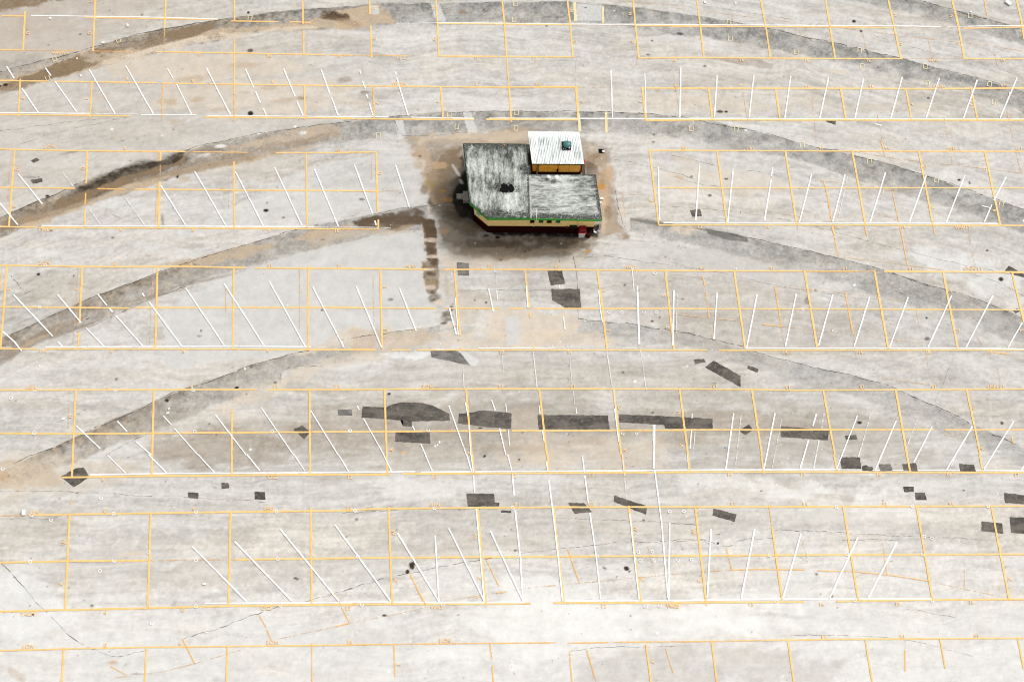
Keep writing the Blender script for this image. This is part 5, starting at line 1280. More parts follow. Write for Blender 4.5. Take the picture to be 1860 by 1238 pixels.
tide = lines_of(c1, .47, .004, .035) + .8 * lines_of(c1, .56, .004, .03) + .6 * lines_of(1 - c1, .52, .004, .03) + .7 * lines_of(c2, .55, .005, .03) + .5 * lines_of(1 - c2, .56, .005, .03)
grit = fbm(X / .17, Y / .15, 2, 161, .7)
st3 = fbm(th / 1.6, rr / .13, 3, 301, .65) * w_arc + fbm(wx / 2.2, wy / .10, 3, 303, .65) * (1 - w_arc)
tone = 1 + .13 * (big - .5) + .20 * (streak - .5) + .26 * (st2 - .5) + .24 * (st3 - .5) + .12 * (mid - .5) + .26 * (fine - .5) + .30 * (grit - .5) + .06 * tide - .02
tone = tone * (1 + .22 * sstep(-7.5, -17.5, Y + 3 * (streak - .5)))                     # paving gets paler towards the lot's south end
A = np.empty((X.size, 3), np.float32)
base = np.array((.448, .430, .400), np.float32)
A[:] = base * tone[:, None]
# faint warm / cool drifts of silt
warm = sstep(.50, .66, fbm(wx / 5, wy / 1.6, 4, 61))
A *= 1 + warm[:, None] * np.array((.015, -.01, -.045), np.float32)
cement = sstep(.55, .62, fbm(wx / 4.4, wy / .6, 6, 71, .66)) * .7
A += (np.array((.60, .595, .58), np.float32) - A) * cement[:, None] * .35
grimy = sstep(.54, .66, fbm(wx / 3.6, wy / .7, 6, 77, .68))
A *= 1 - (grimy * (1 - .6 * sstep(-5, -16, Y)))[:, None] * np.array((.13, .14, .155), np.float32)
rough = np.zeros(X.size, np.float32)                            # how gravelly
gravel = fbm(X / .20, Y / .20, 3, 81, .7); gr2 = fbm(X / .9, Y / .7, 4, 85, .6)
Xn = X + .22 * (fbm(X / .8, Y / .8, 3, 91) - .5); Yn = Y + .22 * (fbm(X / .8, Y / .8, 3, 95) - .5)

RAMP_TONE = [(1.0, .30), (.9, .30), (.85, .30), (.62, .30), (.7, .30), (.6, .25), (.5, .25)]
lft = sstep(-6, -26, X)
for (up, lo), (k, _) in zip(RAMPS, RAMP_TONE):
    poly = up + lo[::-1]
    bx0, bx1 = min(p[0] for p in poly) - 1, max(p[0] for p in poly) + 1; by0, by1 = min(p[1] for p in poly) - 1, max(p[1] for p in poly) + 1
    I = np.nonzero((X > bx0) & (X < bx1) & (Y > by0) & (Y < by1))[0]
    px, py = Xn[I], Yn[I]
    ins = inside(px, py, poly); du = seg_dist(px, py, up); dl = seg_dist(px, py, lo)
    s_ = np.where(ins, np.minimum(du, dl), -np.minimum(du, dl))
    edge = np.where(du < dl, sstep(-.03, .04, s_), sstep(-.06, .16, s_ + .5 * (gr2[I] - .5)))
    t_ = du / (du + dl + 1e-6)
    depth = k * (1.12 - .45 * t_) * (.80 + .40 * lft[I] + 1.5 * (gr2[I] - .46))
    mk = np.clip(edge * depth, 0, 1.1)[:, None]
    c = np.where(lft[I][:, None] > .5, np.array((.225, .208, .182), np.float32), np.array((.175, .176, .168), np.float32))
    c = np.array((.185, .182, .168), np.float32) + lft[I][:, None] * np.array((.022, -.012, -.042), np.float32)
    c = c * (1 + 1.7 * (gravel[I][:, None] - .5)) * (1 + np.array((.35, .28, .18), np.float32) * (fbm(X[I] / .33, Y[I] / .3, 3, 201)[:, None] - .5) * 2)
    A[I] += (c - A[I]) * np.clip(mk * (.85 + .12 * lft[I][:, None]), 0, 1)
    rough[I] = np.maximum(rough[I], (edge * k).astype(np.float32))

PAL = dict(warm=(.38, .330, .280), warm2=(.415, .375, .325), pale=(.56, .555, .54), pale2=(.64, .63, .60), palewhite=(.60, .60, .59),
           grey=(.285, .248, .198), greyd=(.115, .110, .100), panel=(.475, .468, .448), apron=(.285, .240, .190), tan=(.395, .310, .218), sand=(.52, .440, .345),
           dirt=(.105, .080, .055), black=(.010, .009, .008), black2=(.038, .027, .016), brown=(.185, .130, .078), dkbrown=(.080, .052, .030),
           olive=(.24, .19, .09), rust=(.42, .20, .04), rusty=(.45, .30, .17), orange=(.70, .33, .08), dkoil=(.035, .022, .010), blackoil=(.014, .012, .010),
           slab=(.47, .465, .45), blue=(.02, .16, .35))
blotn = fbm(X / .5, Y / .5, 4, 101, .6); blotn2 = fbm(wx / 1.6, wy / .8, 4, 107, .6)
ux = X + .9 * (fbm(X / .9, Y / .9, 3, 211) - .5); uy = Y + .9 * (fbm(X / .9, Y / .9, 3, 217) - .5)
dn = fbm(ux / .75, uy / .45, 6, 221, .68)                       # grungy, warped
dn_wide = .55 * fbm(wx / 4.5, wy / .55, 6, 231, .66) * (1 - w_arc) + .55 * fbm(th / 4.5, rr / .55, 6, 237, .66) * w_arc + .45 * fbm(ux / 2.5, uy / 1.6, 5, 241, .6)
for col, st, soft, amp, poly in STAINS_AND_SHADE:
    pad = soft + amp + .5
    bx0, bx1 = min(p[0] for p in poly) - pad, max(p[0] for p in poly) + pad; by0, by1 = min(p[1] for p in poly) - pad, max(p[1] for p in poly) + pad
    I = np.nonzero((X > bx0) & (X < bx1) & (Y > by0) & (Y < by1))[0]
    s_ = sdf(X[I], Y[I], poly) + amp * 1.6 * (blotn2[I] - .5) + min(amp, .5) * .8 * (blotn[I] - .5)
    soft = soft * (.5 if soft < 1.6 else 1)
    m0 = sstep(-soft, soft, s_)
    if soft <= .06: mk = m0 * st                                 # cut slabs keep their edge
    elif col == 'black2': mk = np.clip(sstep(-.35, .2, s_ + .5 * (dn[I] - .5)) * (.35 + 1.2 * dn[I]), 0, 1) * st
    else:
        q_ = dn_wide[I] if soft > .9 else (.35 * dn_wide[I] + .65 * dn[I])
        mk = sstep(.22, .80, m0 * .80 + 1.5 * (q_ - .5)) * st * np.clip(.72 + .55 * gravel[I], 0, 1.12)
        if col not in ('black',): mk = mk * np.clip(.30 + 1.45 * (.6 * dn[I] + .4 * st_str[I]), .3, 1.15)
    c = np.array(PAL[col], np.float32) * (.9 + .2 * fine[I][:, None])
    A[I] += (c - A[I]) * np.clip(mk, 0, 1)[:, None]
    if col in ('brown', 'black2', 'dirt'): rough[I] = np.maximum(rough[I], (.6 * mk).astype(np.float32))
for cx, cy, rx, ry, an, col, st in BLOTS:
    q = max(rx, ry) * 2 + .3
    I = np.nonzero((abs(X - cx) < q) & (abs(Y - cy) < q))[0]
    ca, sa = math.cos(math.radians(an)), math.sin(math.radians(an))
    u = ((X[I] - cx) * ca + (Y[I] - cy) * sa) / rx; v_ = (-(X[I] - cx) * sa + (Y[I] - cy) * ca) / ry
    small = max(rx, ry) < .25
    d = np.hypot(u, v_) + (.5 if small else 1.1) * (blotn[I] - .5)
    d = d + (0 if small else 1.3) * (dn[I] - .5); mk = st * (sstep(1.25, .8, d) if small else sstep(1.2, .55, d))
    if not small: mk = mk * np.clip(-.1 + 2.1 * dn[I], .1, 1.1)
    A[I] += (np.array(PAL[col], np.float32) - A[I]) * mk[:, None]
# scattered drips, pits and pale flecks
rs = np.random.RandomState(5)
nx_, x0_, y0_ = len(gx), gx[0], gy[0]
cell = {}
for i in range(1500):
    cx, cy = rs.uniform(-37, 40), rs.uniform(-24, 29)
    if vn(np.array([cx / 5]), np.array([cy / 5]), 131)[0] < .45: continue
    r = rs.choice([.035, .045, .055, .07, .10], p=[.4, .3, .15, .1, .05]); pale_ = rs.rand() < .22
    ix, iy = int((cx - x0_) / STEP) + 11, int((cy - y0_) / STEP) + 11
    for jy in range(iy - 2, iy + 3):
        for jx in range(ix - 2, ix + 3):
            k_ = jy * sh[1] + jx
            d = math.hypot(X[k_] - cx, (Y[k_] - cy) * 1.2)
            mk = min(1, max(0, (r * 1.25 - d) / (r * .6)))
            if mk > 0: A[k_] += (np.array((.75, .75, .74) if pale_ else (.07, .055, .04), np.float32) - A[k_]) * mk * (.8 if r > .07 else .6)
A = np.clip(A, .008, .82)

nv = X.size; co = np.zeros((nv, 3), np.float32); co[:, 0] = X; co[:, 1] = Y
# the old ramps still swell the surface by a few centimetres
co[:, 2] = 0
idx = np.arange(nv).reshape(sh); quads = np.stack([idx[:-1, :-1], idx[:-1, 1:], idx[1:, 1:], idx[1:, :-1]], -1).reshape(-1, 4)
# crack ribbons join the same mesh, 3 mm up
cv, cq = [], []
def resample(pts, step):
    out = [Vector((*pts[0], 0))]
    for a_, b_ in zip(pts, pts[1:]):
        a_, b_ = Vector((*a_, 0)), Vector((*b_, 0)); n_ = max(1, int((b_ - a_).length / step))
        out += [a_.lerp(b_, k / n_) for k in range(1, n_ + 1)]
    return out
def smooth(pts, it=1):
    for _ in range(it):
        if len(pts) < 3: return pts
        q = [pts[0]]
        for a_, b_ in zip(pts, pts[1:]): q += [(a_[0] * .75 + b_[0] * .25, a_[1] * .75 + b_[1] * .25), (a_[0] * .25 + b_[0] * .75, a_[1] * .25 + b_[1] * .75)]
        pts = q + [pts[-1]]
    return pts
for w, segs in CRACKS:
    for pts in segs:
        P_ = resample(smooth(pts, 2), .16); off = 0
        prev = None
        for i, p in enumerate(P_):
            d = (P_[min(i + 1, len(P_) - 1)] - P_[max(i - 1, 0)]); d.normalize(); n_ = Vector((-d.y, d.x, 0))
            off = off * .82 + random.gauss(0, .022); hw = w * random.uniform(.35, 1.35) * .6
            c = p + n_ * off
            cv += [c + n_ * hw + Vector((0, 0, .003)), c - n_ * hw + Vector((0, 0, .003))]
            k = len(cv) - 2
            if prev is not None and random.random() > .05: cq.append((prev, prev + 1, k + 1, k))
            prev = k
co = np.concatenate([co, np.array([tuple(v_) for v_ in cv], np.float32)])
ncq = len(cq); allq = np.concatenate([quads, np.array(cq) + nv])
me = bpy.data.meshes.new('ground')
me.vertices.add(len(co)); me.vertices.foreach_set('co', co.ravel())
me.loops.add(allq.size); me.loops.foreach_set('vertex_index', allq.ravel().astype(np.int32))
me.polygons.add(len(allq)); me.polygons.foreach_set('loop_start', np.arange(0, allq.size, 4, dtype=np.int32))
mi = np.zeros(len(allq), np.int32); mi[-ncq:] = 1; me.polygons.foreach_set('material_index', mi)
me.update(); me.validate()
ca_ = me.attributes.new('albedo', 'FLOAT_COLOR', 'POINT'); full = np.ones((len(co), 4), np.float32); full[:nv, :3] = A; ca_.data.foreach_set('color', full.ravel())
ra_ = me.attributes.new('gravel', 'FLOAT', 'POINT'); fr = np.zeros(len(co), np.float32); fr[:nv] = rough; ra_.data.foreach_set('value', fr)

gm, nt, bs, out_ = newmat('weathered_paving')
at = N(nt, 'ShaderNodeAttribute', attribute_name='albedo'); ag = N(nt, 'ShaderNodeAttribute', attribute_name='gravel')
sp1 = noise(nt, 8, 5, .8); sp2 = noise(nt, 26, 3, .7)
amt = math_(nt, 'ADD', .42, math_(nt, 'MULTIPLY', ag.outputs['Fac'], 1.7))
s_ = math_(nt, 'ADD', math_(nt, 'MULTIPLY', math_(nt, 'SUBTRACT', sp1, .5), .65), math_(nt, 'MULTIPLY', math_(nt, 'SUBTRACT', sp2, .5), .8))
mul = math_(nt, 'ADD', 1.0, math_(nt, 'MULTIPLY', s_, amt))
cb = N(nt, 'ShaderNodeCombineXYZ')
for i in range(3): nt.links.new(mul, cb.inputs[i])
c = mix(nt, 1.0, at.outputs['Color'], cb.outputs[0], 'MULTIPLY')
pit = ramp(nt, noise(nt, 16, 2, .5), [(.26, .35), (.33, 0.)])
c = mix(nt, pit, c, (.10, .085, .07))
nt.links.new(c, bs.inputs['Base Color']); bs.inputs['Roughness'].default_value = .92; bs.inputs['Specular IOR Level'].default_value = .25
bump(nt, bs, math_(nt, 'ADD', sp1, sp2), .25, .012)
crm, nt, bs, out_ = newmat('crack')
a_ = ramp(nt, noise(nt, 2.2, 4, .7), [(.38, 0.), (.52, .85)])
bs.inputs['Base Color'].default_value = (.075, .066, .055, 1); bs.inputs['Roughness'].default_value = 1
tr = N(nt, 'ShaderNodeBsdfTransparent'); mx = N(nt, 'ShaderNodeMixShader')
nt.links.new(a_, mx.inputs[0]); nt.links.new(tr.outputs[0], mx.inputs[1]); nt.links.new(bs.outputs[0], mx.inputs[2]); nt.links.new(mx.outputs[0], out_.inputs[0])
ground = link('ground', me, [gm, crm]); tag(ground, 'pale weathered paving of the lot with darker arcs of old ramps', kind='structure')

# ------------------------------------------------------------------ dark asphalt repairs
pm, nt, bs, out_ = newmat('repair_asphalt')
f1 = noise(nt, 5, 5, .7); f2 = noise(nt, 45, 2, .6); f3 = noise(nt, .8, 3, .6, sx=(1, 2.2, 1))
c = mix(nt, ramp(nt, f3, [(.40, 0.), (.62, 1.)]), (.052, .045, .037), (.135, .118, .097))
c = mix(nt, ramp(nt, f1, [(.52, 0.), (.66, .7)]), c, (.20, .18, .155))
c = mix(nt, ramp(nt, f2, [(.3, .5), (.6, 0.)]), c, (.022, .021, .019))
nt.links.new(c, bs.inputs['Base Color']); bs.inputs['Roughness'].default_value = .88; bump(nt, bs, f2, .4, .01)
pm2, nt, bs, out_ = newmat('repair_asphalt_weathered')
f1 = noise(nt, 5, 5, .7); f3 = noise(nt, 1.2, 3, .6, sx=(1, 3, 1))
c = mix(nt, ramp(nt, f3, [(.35, 0.), (.65, 1.)]), (.085, .08, .072), (.19, .18, .165))
c = mix(nt, ramp(nt, f1, [(.5, 0.), (.75, .6)]), c, (.26, .25, .23))
nt.links.new(c, bs.inputs['Base Color']); bs.inputs['Roughness'].default_value = .9
WEATHERED = {4, 7, 9, 33}
for i, (poly, lab) in enumerate(PATCHES):
    area = sum(poly[k][0] * poly[(k + 1) % len(poly)][1] - poly[(k + 1) % len(poly)][0] * poly[k][1] for k in range(len(poly)))
    if area < 0: poly = poly[::-1]
    cx = sum(p[0] for p in poly) / len(poly); cy = sum(p[1] for p in poly) / len(poly)
    rough_ = []
    for a_, b_ in zip(poly, poly[1:] + poly[:1]):
        L_ = math.dist(a_, b_); n_ = max(1, int(L_ / .14))
        for k in range(n_):
            t_ = k / n_; j = .022 if k else .0
            rough_.append((a_[0] + (b_[0] - a_[0]) * t_ - cx + random.uniform(-j, j), a_[1] + (b_[1] - a_[1]) * t_ - cy + random.uniform(-j, j)))
    bm = bmesh.new(); vb = [bm.verts.new((*p, 0)) for p in rough_]; vt = [bm.verts.new((p[0] * .992, p[1] * .992, .012)) for p in rough_]
    f_ = bm.faces.new(vt); n_ = len(vb)
    for k in range(n_): bm.faces.new((vb[k], vb[(k + 1) % n_], vt[(k + 1) % n_], vt[k]))
    bmesh.ops.triangulate(bm, faces=[f_])
    o = bm_obj('asphalt_patch', bm, pm2 if i in WEATHERED else pm); o.location = (cx, cy, .0005)
    tag(o, lab, 'asphalt patch', 'dark asphalt repairs set in the pale paving')

# ------------------------------------------------------------------ painted markings
MW = {'W': paint('white_paint', (.72, .72, .705), .385), 'w': paint('faded_white_paint', (.64, .64, .62), .47),
      'Y': paint('yellow_paint', (.78, .43, .115), .38, tint=(.80, .52, .21)), 'y': paint('worn_yellow_paint', (.80, .40, .075), .45, tint=(.80, .5, .2)),
      'o': paint('old_orange_paint', (.66, .38, .15), .52, tint=(.62, .42, .24)), 'p': paint('pale_yellow_paint', (.72, .58, .28), .40, tint=(.74, .66, .42))}
MT = paint('stencil_paint', (.76, .47, .20), .385, tint=(.74, .52, .27))
zc = [0]
def mz(): zc[0] += 1; return .0155 + .00004 * zc[0]
def ribbon(bm, pts, w, z, jit=.006):
    P_ = resample(pts, .45); prev = None
    for i, p in enumerate(P_):
        d = (P_[min(i + 1, len(P_) - 1)] - P_[max(i - 1, 0)]); d.normalize(); n_ = Vector((-d.y, d.x, 0))
        hw = w / 2 * random.uniform(.9, 1.12); c = p + n_ * random.uniform(-jit, jit)
        a_ = bm.verts.new((c.x + n_.x * hw, c.y + n_.y * hw, z)); b_ = bm.verts.new((c.x - n_.x * hw, c.y - n_.y * hw, z))
        if prev: bm.faces.new((prev[0], prev[1], b_, a_))
        prev = (a_, b_)
GROUPS = {'W': 'white parking stripes', 'w': 'worn white parking stripes', 'Y': 'yellow stall lines', 'y': 'worn yellow stall lines', 'o': 'faint old orange lines', 'p': 'pale yellow bars'}
old = bmesh.new()
for k, w, segs in LINES:
    if k == 'o':
        for s_ in segs: ribbon(old, s_, w * 1.15, mz())
        continue
    bm = bmesh.new()
    for s_ in segs: ribbon(bm, s_, w * (.68 if k in 'Ww' else .86), mz())
    tag(bm_obj('pavement_marking', bm, MW[k]), GROUPS[k][:-1], group=GROUPS[k], kind='structure')
tag(bm_obj('pavement_marking', old, MW['o']), 'faint thin orange lines of an older stall layout', kind='structure')
for x, y in RINGS:
    bm = bmesh.new(); z = mz(); r1, r0 = random.uniform(.10, .12), .07; n_ = 18; cut = random.random() < .4
    vo = [bm.verts.new((x + r1 * math.cos(2 * math.pi * i / n_), y + r1 * math.sin(2 * math.pi * i / n_), z)) for i in range(n_)]
    vi = [bm.verts.new((x + r0 * math.cos(2 * math.pi * i / n_), y + r0 * math.sin(2 * math.pi * i / n_), z)) for i in range(n_)]
    for i in range(n_):
        if cut and 2 <= i <= 5: continue
        bm.faces.new((vo[i], vo[(i + 1) % n_], vi[(i + 1) % n_], vi[i]))
    tag(bm_obj('pavement_marking', bm, MW['W']), 'small white painted ring', group='white painted rings', kind='structure')
for x, y, an in POLE_MARKS:
    bm = bmesh.new(); z = mz(); a_ = math.radians(an - 4); u = Vector((math.cos(a_), math.sin(a_))); v_ = Vector((-u.y, u.x))
    P4 = [Vector((x, y)) + u * sx * .13 + v_ * sy * .20 for sx, sy in ((-1, -1), (1, -1), (1, 1), (-1, 1))]
    skip = random.choice([0, 2, 9])
    for i in range(4):
        if i == skip: continue
        ribbon(bm, [tuple(P4[i]), tuple(P4[(i + 1) % 4])], .045, z + i * 1e-5)
    tag(bm_obj('pavement_marking', bm, MW['p']), 'small yellow outline of a removed speaker pole', group='yellow pole base outlines', kind='structure')
for x, y, s_, rot, k, h in TEXTS:
    cu = bpy.data.curves.new('t', 'FONT'); cu.body = s_; cu.size = h * 1.35; cu.align_x = 'CENTER'; cu.align_y = 'CENTER'; cu.resolution_u = 3; cu.offset = .006; cu.space_character = 1.1
    tmp = bpy.data.objects.new('t', cu); COL.objects.link(tmp)
    me = bpy.data.meshes.new_from_object(tmp.evaluated_get(bpy.context.evaluated_depsgraph_get())); bpy.data.objects.remove(tmp); bpy.data.curves.remove(cu)
    me.name = 'lettering'
    o = link('pavement_marking', me, MT); o.location = (x, y, mz()); o.rotation_euler.z = math.radians({90: -90, -90: 90}.get(rot, rot))
    tag(o, 'worn yellow stall number or letter', group='yellow stall numbers', kind='structure')

# ------------------------------------------------------------------ building materials
def roof_mat(name, sx, dark, light, sh_=0.0):
    m_, nt, bs, out = newmat(name)
    a_ = noise(nt, 1.7, 7, .8, sx=sx); b_ = noise(nt, 5.0, 5, .75, sx=tuple(1 + (q - 1) * .4 for q in sx)); d_ = noise(nt, .42, 3, .5)
    v_ = math_(nt, 'ADD', math_(nt, 'MULTIPLY', a_, .42), math_(nt, 'ADD', math_(nt, 'MULTIPLY', b_, .26), math_(nt, 'MULTIPLY', d_, .32)))
    t1 = ramp(nt, v_, [(.40 + sh_, dark), (.45 + sh_, (.075, .08, .07)), (.485 + sh_, (.20, .21, .19)), (.535 + sh_, (.37, .385, .355)), (.60 + sh_, light)])
    at = N(nt, 'ShaderNodeAttribute', attribute_name='grime')
    g = math_(nt, 'MULTIPLY', at.outputs['Fac'], ramp(nt, noise(nt, 7, 5, .75), [(.49, 1.), (.58, .2)]))
    c = mix(nt, ramp(nt, g, [(.08, 0.), (.30, .96)]), t1, mix(nt, ramp(nt, noise(nt, 9, 4, .7), [(.45, 0.), (.6, 1.)]), (.014, .016, .013), (.10, .105, .09)))
    nt.links.new(c, bs.inputs['Base Color']); bs.inputs['Roughness'].default_value = .85; bump(nt, bs, b_, .5, .02)
    return m_
M_ROOF_A = roof_mat('roof_coating_streaked', (2.1, .42, 1), (.018, .020, .016), (.58, .60, .55), .006)
M_ROOF_B = roof_mat('roof_coating_cross', (.40, 2.2, 1), (.05, .052, .047), (.60, .61, .58), -.008)
M_CREAM = plain('cream_wall_paint', (.90, .66, .27), .7, .06, 3, dirt=(.40, .27, .12), dirt_amt=.25)
M_OCHRE = plain('ochre_wall_paint', (.60, .33, .055), .7, .18, 4, dirt=(.25, .13, .03), dirt_amt=.35)
M_MAROON = plain('maroon_wall_paint', (.022, .0025, .0025), .6, .4, 5, dirt=(.01, .006, .005), dirt_amt=.6)
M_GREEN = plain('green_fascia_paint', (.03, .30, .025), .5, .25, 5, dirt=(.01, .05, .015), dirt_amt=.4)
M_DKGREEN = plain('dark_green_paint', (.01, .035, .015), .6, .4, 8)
M_TEAL = plain('teal_window_screen', (.008, .085, .055), .4, .3, 10)
M_BLACK = plain('black_recess', (.008, .008, .008), .9, .3, 10)
M_WHITE = plain('white_metal_paint', (.74, .74, .70), .5, .12, 12, dirt=(.35, .33, .28), dirt_amt=.5)
M_CONC = plain('step_concrete', (.30, .285, .245), .9, .25, 6, dirt=(.07, .065, .055), dirt_amt=.6)
M_RED = plain('red_plastic', (.24, .006, .008), .4, .35, 9, dirt=(.05, .003, .003), dirt_amt=.6)
M_REDB = plain('bright_red_enamel', (.62, .012, .008), .35, .15, 9)
M_DOME = plain('teal_vent_paint', (.045, .16, .155), .35, .2, 8)
M_TIMBER = plain('grey_board', (.20, .20, .19), .8, .3, 10)
def roof_sheet(name, poly, z0, z1, mat, grime, parent, step=.12, tilt=None):
    """solid roof deck: fine top sheet carrying a grime mask, with sides and underside"""
    xs_ = [p[0] for p in poly]; ys_ = [p[1] for p in poly]
    bm = bmesh.new(); prism(bm, poly, z0, z1)
    for ax, lo_, hi_ in ((0, min(xs_), max(xs_)), (1, min(ys_), max(ys_))):
        t_ = lo_ + step
        while t_ < hi_:
            pc = (t_, 0, 0) if ax == 0 else (0, t_, 0); pn = (1, 0, 0) if ax == 0 else (0, 1, 0)
            bmesh.ops.bisect_plane(bm, geom=bm.verts[:] + bm.edges[:] + bm.faces[:], plane_co=pc, plane_no=pn); t_ += step
    if tilt:
        for v_ in bm.verts: v_.co.z += tilt(v_.co.x, v_.co.y)
    o = bm_obj(name, bm, mat); me = o.data
    at = me.attributes.new('grime', 'FLOAT', 'POINT'); at.data.foreach_set('value', np.array([grime(v_.co.x, v_.co.y) for v_ in me.vertices], np.float32))
    return child(o, parent)
def near(a_, w): return max(0., 1 - abs(a_) / w)
def blob(x, y, cx, cy, rx, ry): return max(0., 1.25 - math.hypot((x - cx) / rx, (y - cy) / ry))

# ------------------------------------------------------------------ snack-bar building
bld = empty('snack_bar_building', (1.6, 9.9, 0))
tag(bld, 'small flat-roofed building with cream and maroon walls, green fascia and streaky black and white roof', 'building')
WALL = [(-1.46, 7.89), (5.55, 7.84), (5.42, 10.30), (1.00, 10.32), (.95, 12.55), (-2.70, 12.60), (-2.34, 8.74)]
def inset(poly, d):
    n_ = len(poly); out = []
    for i in range(n_):
        a_, b_, c_ = Vector(poly[i - 1]), Vector(poly[i]), Vector(poly[(i + 1) % n_])
        d1 = (b_ - a_).normalized(); d2 = (c_ - b_).normalized(); n1 = Vector((-d1.y, d1.x)); n2 = Vector((-d2.y, d2.x))
        t_ = (n1 + n2) / (1 + n1.dot(n2)); out.append(tuple(b_ + t_ * d))
    return out
bm = bmesh.new(); prism(bm, WALL, .88, 2.84); child(bm_obj('wall', bm, M_CREAM), bld)
bm = bmesh.new(); prism(bm, inset(WALL, -.025), 0, .90); child(bm_obj('plinth', bm, M_MAROON), bld)
LEFT = [(-1.56, 7.33), (1.17, 7.34), (1.17, 10.99), (1.09, 12.82), (-3.06, 12.85), (-2.70, 8.48)]
RIGHT = [(1.18, 7.34), (5.84, 7.27), (5.57, 10.57), (1.18, 10.58)]
hnz = lambda x, y: math.sin(x * 7.1 + y * 3.3) * math.sin(y * 5.7 - x * 2.1)
def grime_left(x, y):
    g = 1.1 * near(y - 12.85, .20) + .42 * near(y - 12.6, .5) + 1.1 * near(y - 7.33, .75) * (1 if x < 0 else .7) + 1.2 * near(x - 1.19, .13) + .7 * near(x + 2.88 + (y - 10.5) * .085, .14)
    g += 1.1 * max(0., 1 - (x + y * .86 - 4.9 + 1.0) / .9) * (y < 9.2) if x < 0 else 0
    g += .7 * blob(x, y, -.25, 9.5, .85, .5) + .4 * blob(x, y, -1.1, 9.6, .6, .4) + .22 * blob(x, y, -2.2, 11.9, 1.1, .35) + .25 * blob(x, y, .85, 9.2, .3, 1.4) + .35 * blob(x, y, 1.0, 10.9, .3, .4)
    return max(0, min(1, g * (.8 + .35 * hnz(x, y))))
def grime_right(x, y):
    g = 1.1 * near(y - 7.29, .45) + .9 * near(x - 5.82 + (y - 7.3) * .08, .20) + .40 * near(y - 10.57, .18)
    g += .25 * blob(x, y, 2.0, 10.2, .9, .30) + .22 * blob(x, y, 4.7, 8.7, .6, .5) + .5 * blob(x, y, 2.3, 7.5, .9, .20) + .25 * blob(x, y, 4.3, 10.1, .9, .25)
    return max(0, min(1, g * (.8 + .35 * hnz(x, y))))
roof_sheet('roof', LEFT, 2.90, 3.09, M_ROOF_A, grime_left, bld)
roof_sheet('roof', RIGHT, 2.90, 3.00, M_ROOF_B, grime_right, bld)
# green fascia boards round the open eaves
def fascia(poly, edges, z0, z1, t=.035):
    bm = bmesh.new()
    for i in edges:
        a_, b_ = Vector(poly[i]), Vector(poly[(i + 1) % len(poly)]); d = (b_ - a_).normalized(); n_ = Vector((d.y, -d.x))
        q = [a_ - d * .0 + n_ * .004, b_ + n_ * .004, b_ + n_ * t, a_ + n_ * t]
        prism(bm, [tuple(v_) for v_ in (q[0], q[3], q[2], q[1])], z0, z1)
    return bm
child(bm_obj('fascia', fascia(LEFT, [0, 5], 2.80, 3.05), M_GREEN), bld)
child(bm_obj('fascia', fascia(RIGHT, [0], 2.80, 2.985), M_GREEN), bld)
child(bm_obj('fascia', fascia(LEFT, [2, 3, 4], 2.82, 3.075), M_DKGREEN), bld)
child(bm_obj('fascia', fascia(RIGHT, [1, 2], 2.82, 2.985), M_DKGREEN), bld)
# pale flashing strip along the joint of the two roofs
bm = bmesh.new(); box(bm, 1.205, 1.30, 7.36, 10.5, 3.003, 3.018); child(bm_obj('flashing', bm, plain('flashing_metal', (.40, .40, .37), .6, .3, 6, dirt=(.08, .08, .07), dirt_amt=.7)), bld)
# hole burned through the roofing felt: rim of torn felt round a black opening
def ragged(cx, cy, pts, k=1.0): return [(cx + x * k, cy + y * k) for x, y in pts]
HOLE = [(-.47, -.17), (-.33, -.21), (-.12, -.20), (.03, -.21), (.09, -.12), (.20, -.22), (.36, -.19), (.47, -.06), (.44, .05), (.30, .18), (.18, .20), (.10, .09), (.03, .13), (-.06, .19), (-.12, .16), (-.20, .23), (-.36, .20), (-.40, .16), (-.40, .05), (-.49, -.04)]
ho = empty('roof_hole'); child(ho, bld)
bm = bmesh.new(); prism(bm, [(x, 9.51 + (y - 9.51) * 1.55) for x, y in ragged(-.25, 9.51, HOLE)], 3.092, 3.102); h1 = bm_obj('roof_hole', bm, M_BLACK); bpy.data.objects.remove(ho); child(h1, bld)
# windows under the eave
for x0, x1, mm in ((1.29, 1.56, M_BLACK), (1.86, 2.16, M_TEAL), (2.41, 2.70, M_BLACK), (2.98, 3.28, M_TEAL)):
    y = 7.862 - (x0 - 1.3) * .004
    bm = bmesh.new()
    box(bm, x0 - .035, x1 + .035, y - .05, y + .02, 1.40, 1.445); box(bm, x0 - .035, x1 + .035, y - .035, y + .02, 2.44, 2.48)
    box(bm, x0 - .035, x0, y - .035, y + .02, 1.446, 2.439); box(bm, x1, x1 + .035, y - .035, y + .02, 1.446, 2.439)
    fr = child(bm_obj('window', bm, M_CREAM if mm is M_TEAL else M_OCHRE), bld)
    bm = bmesh.new(); box(bm, x0, x1, y - .012, y + .016, 1.447, 2.438); bm_p = bm_obj('pane', bm, mm); bm_p.parent = fr
    bm = bmesh.new(); box(bm, x0 + .001, x1 - .001, y - .028, y - .014, 1.95, 2.437); s_ = bm_obj('shutter', bm, M_BLACK); s_.parent = fr
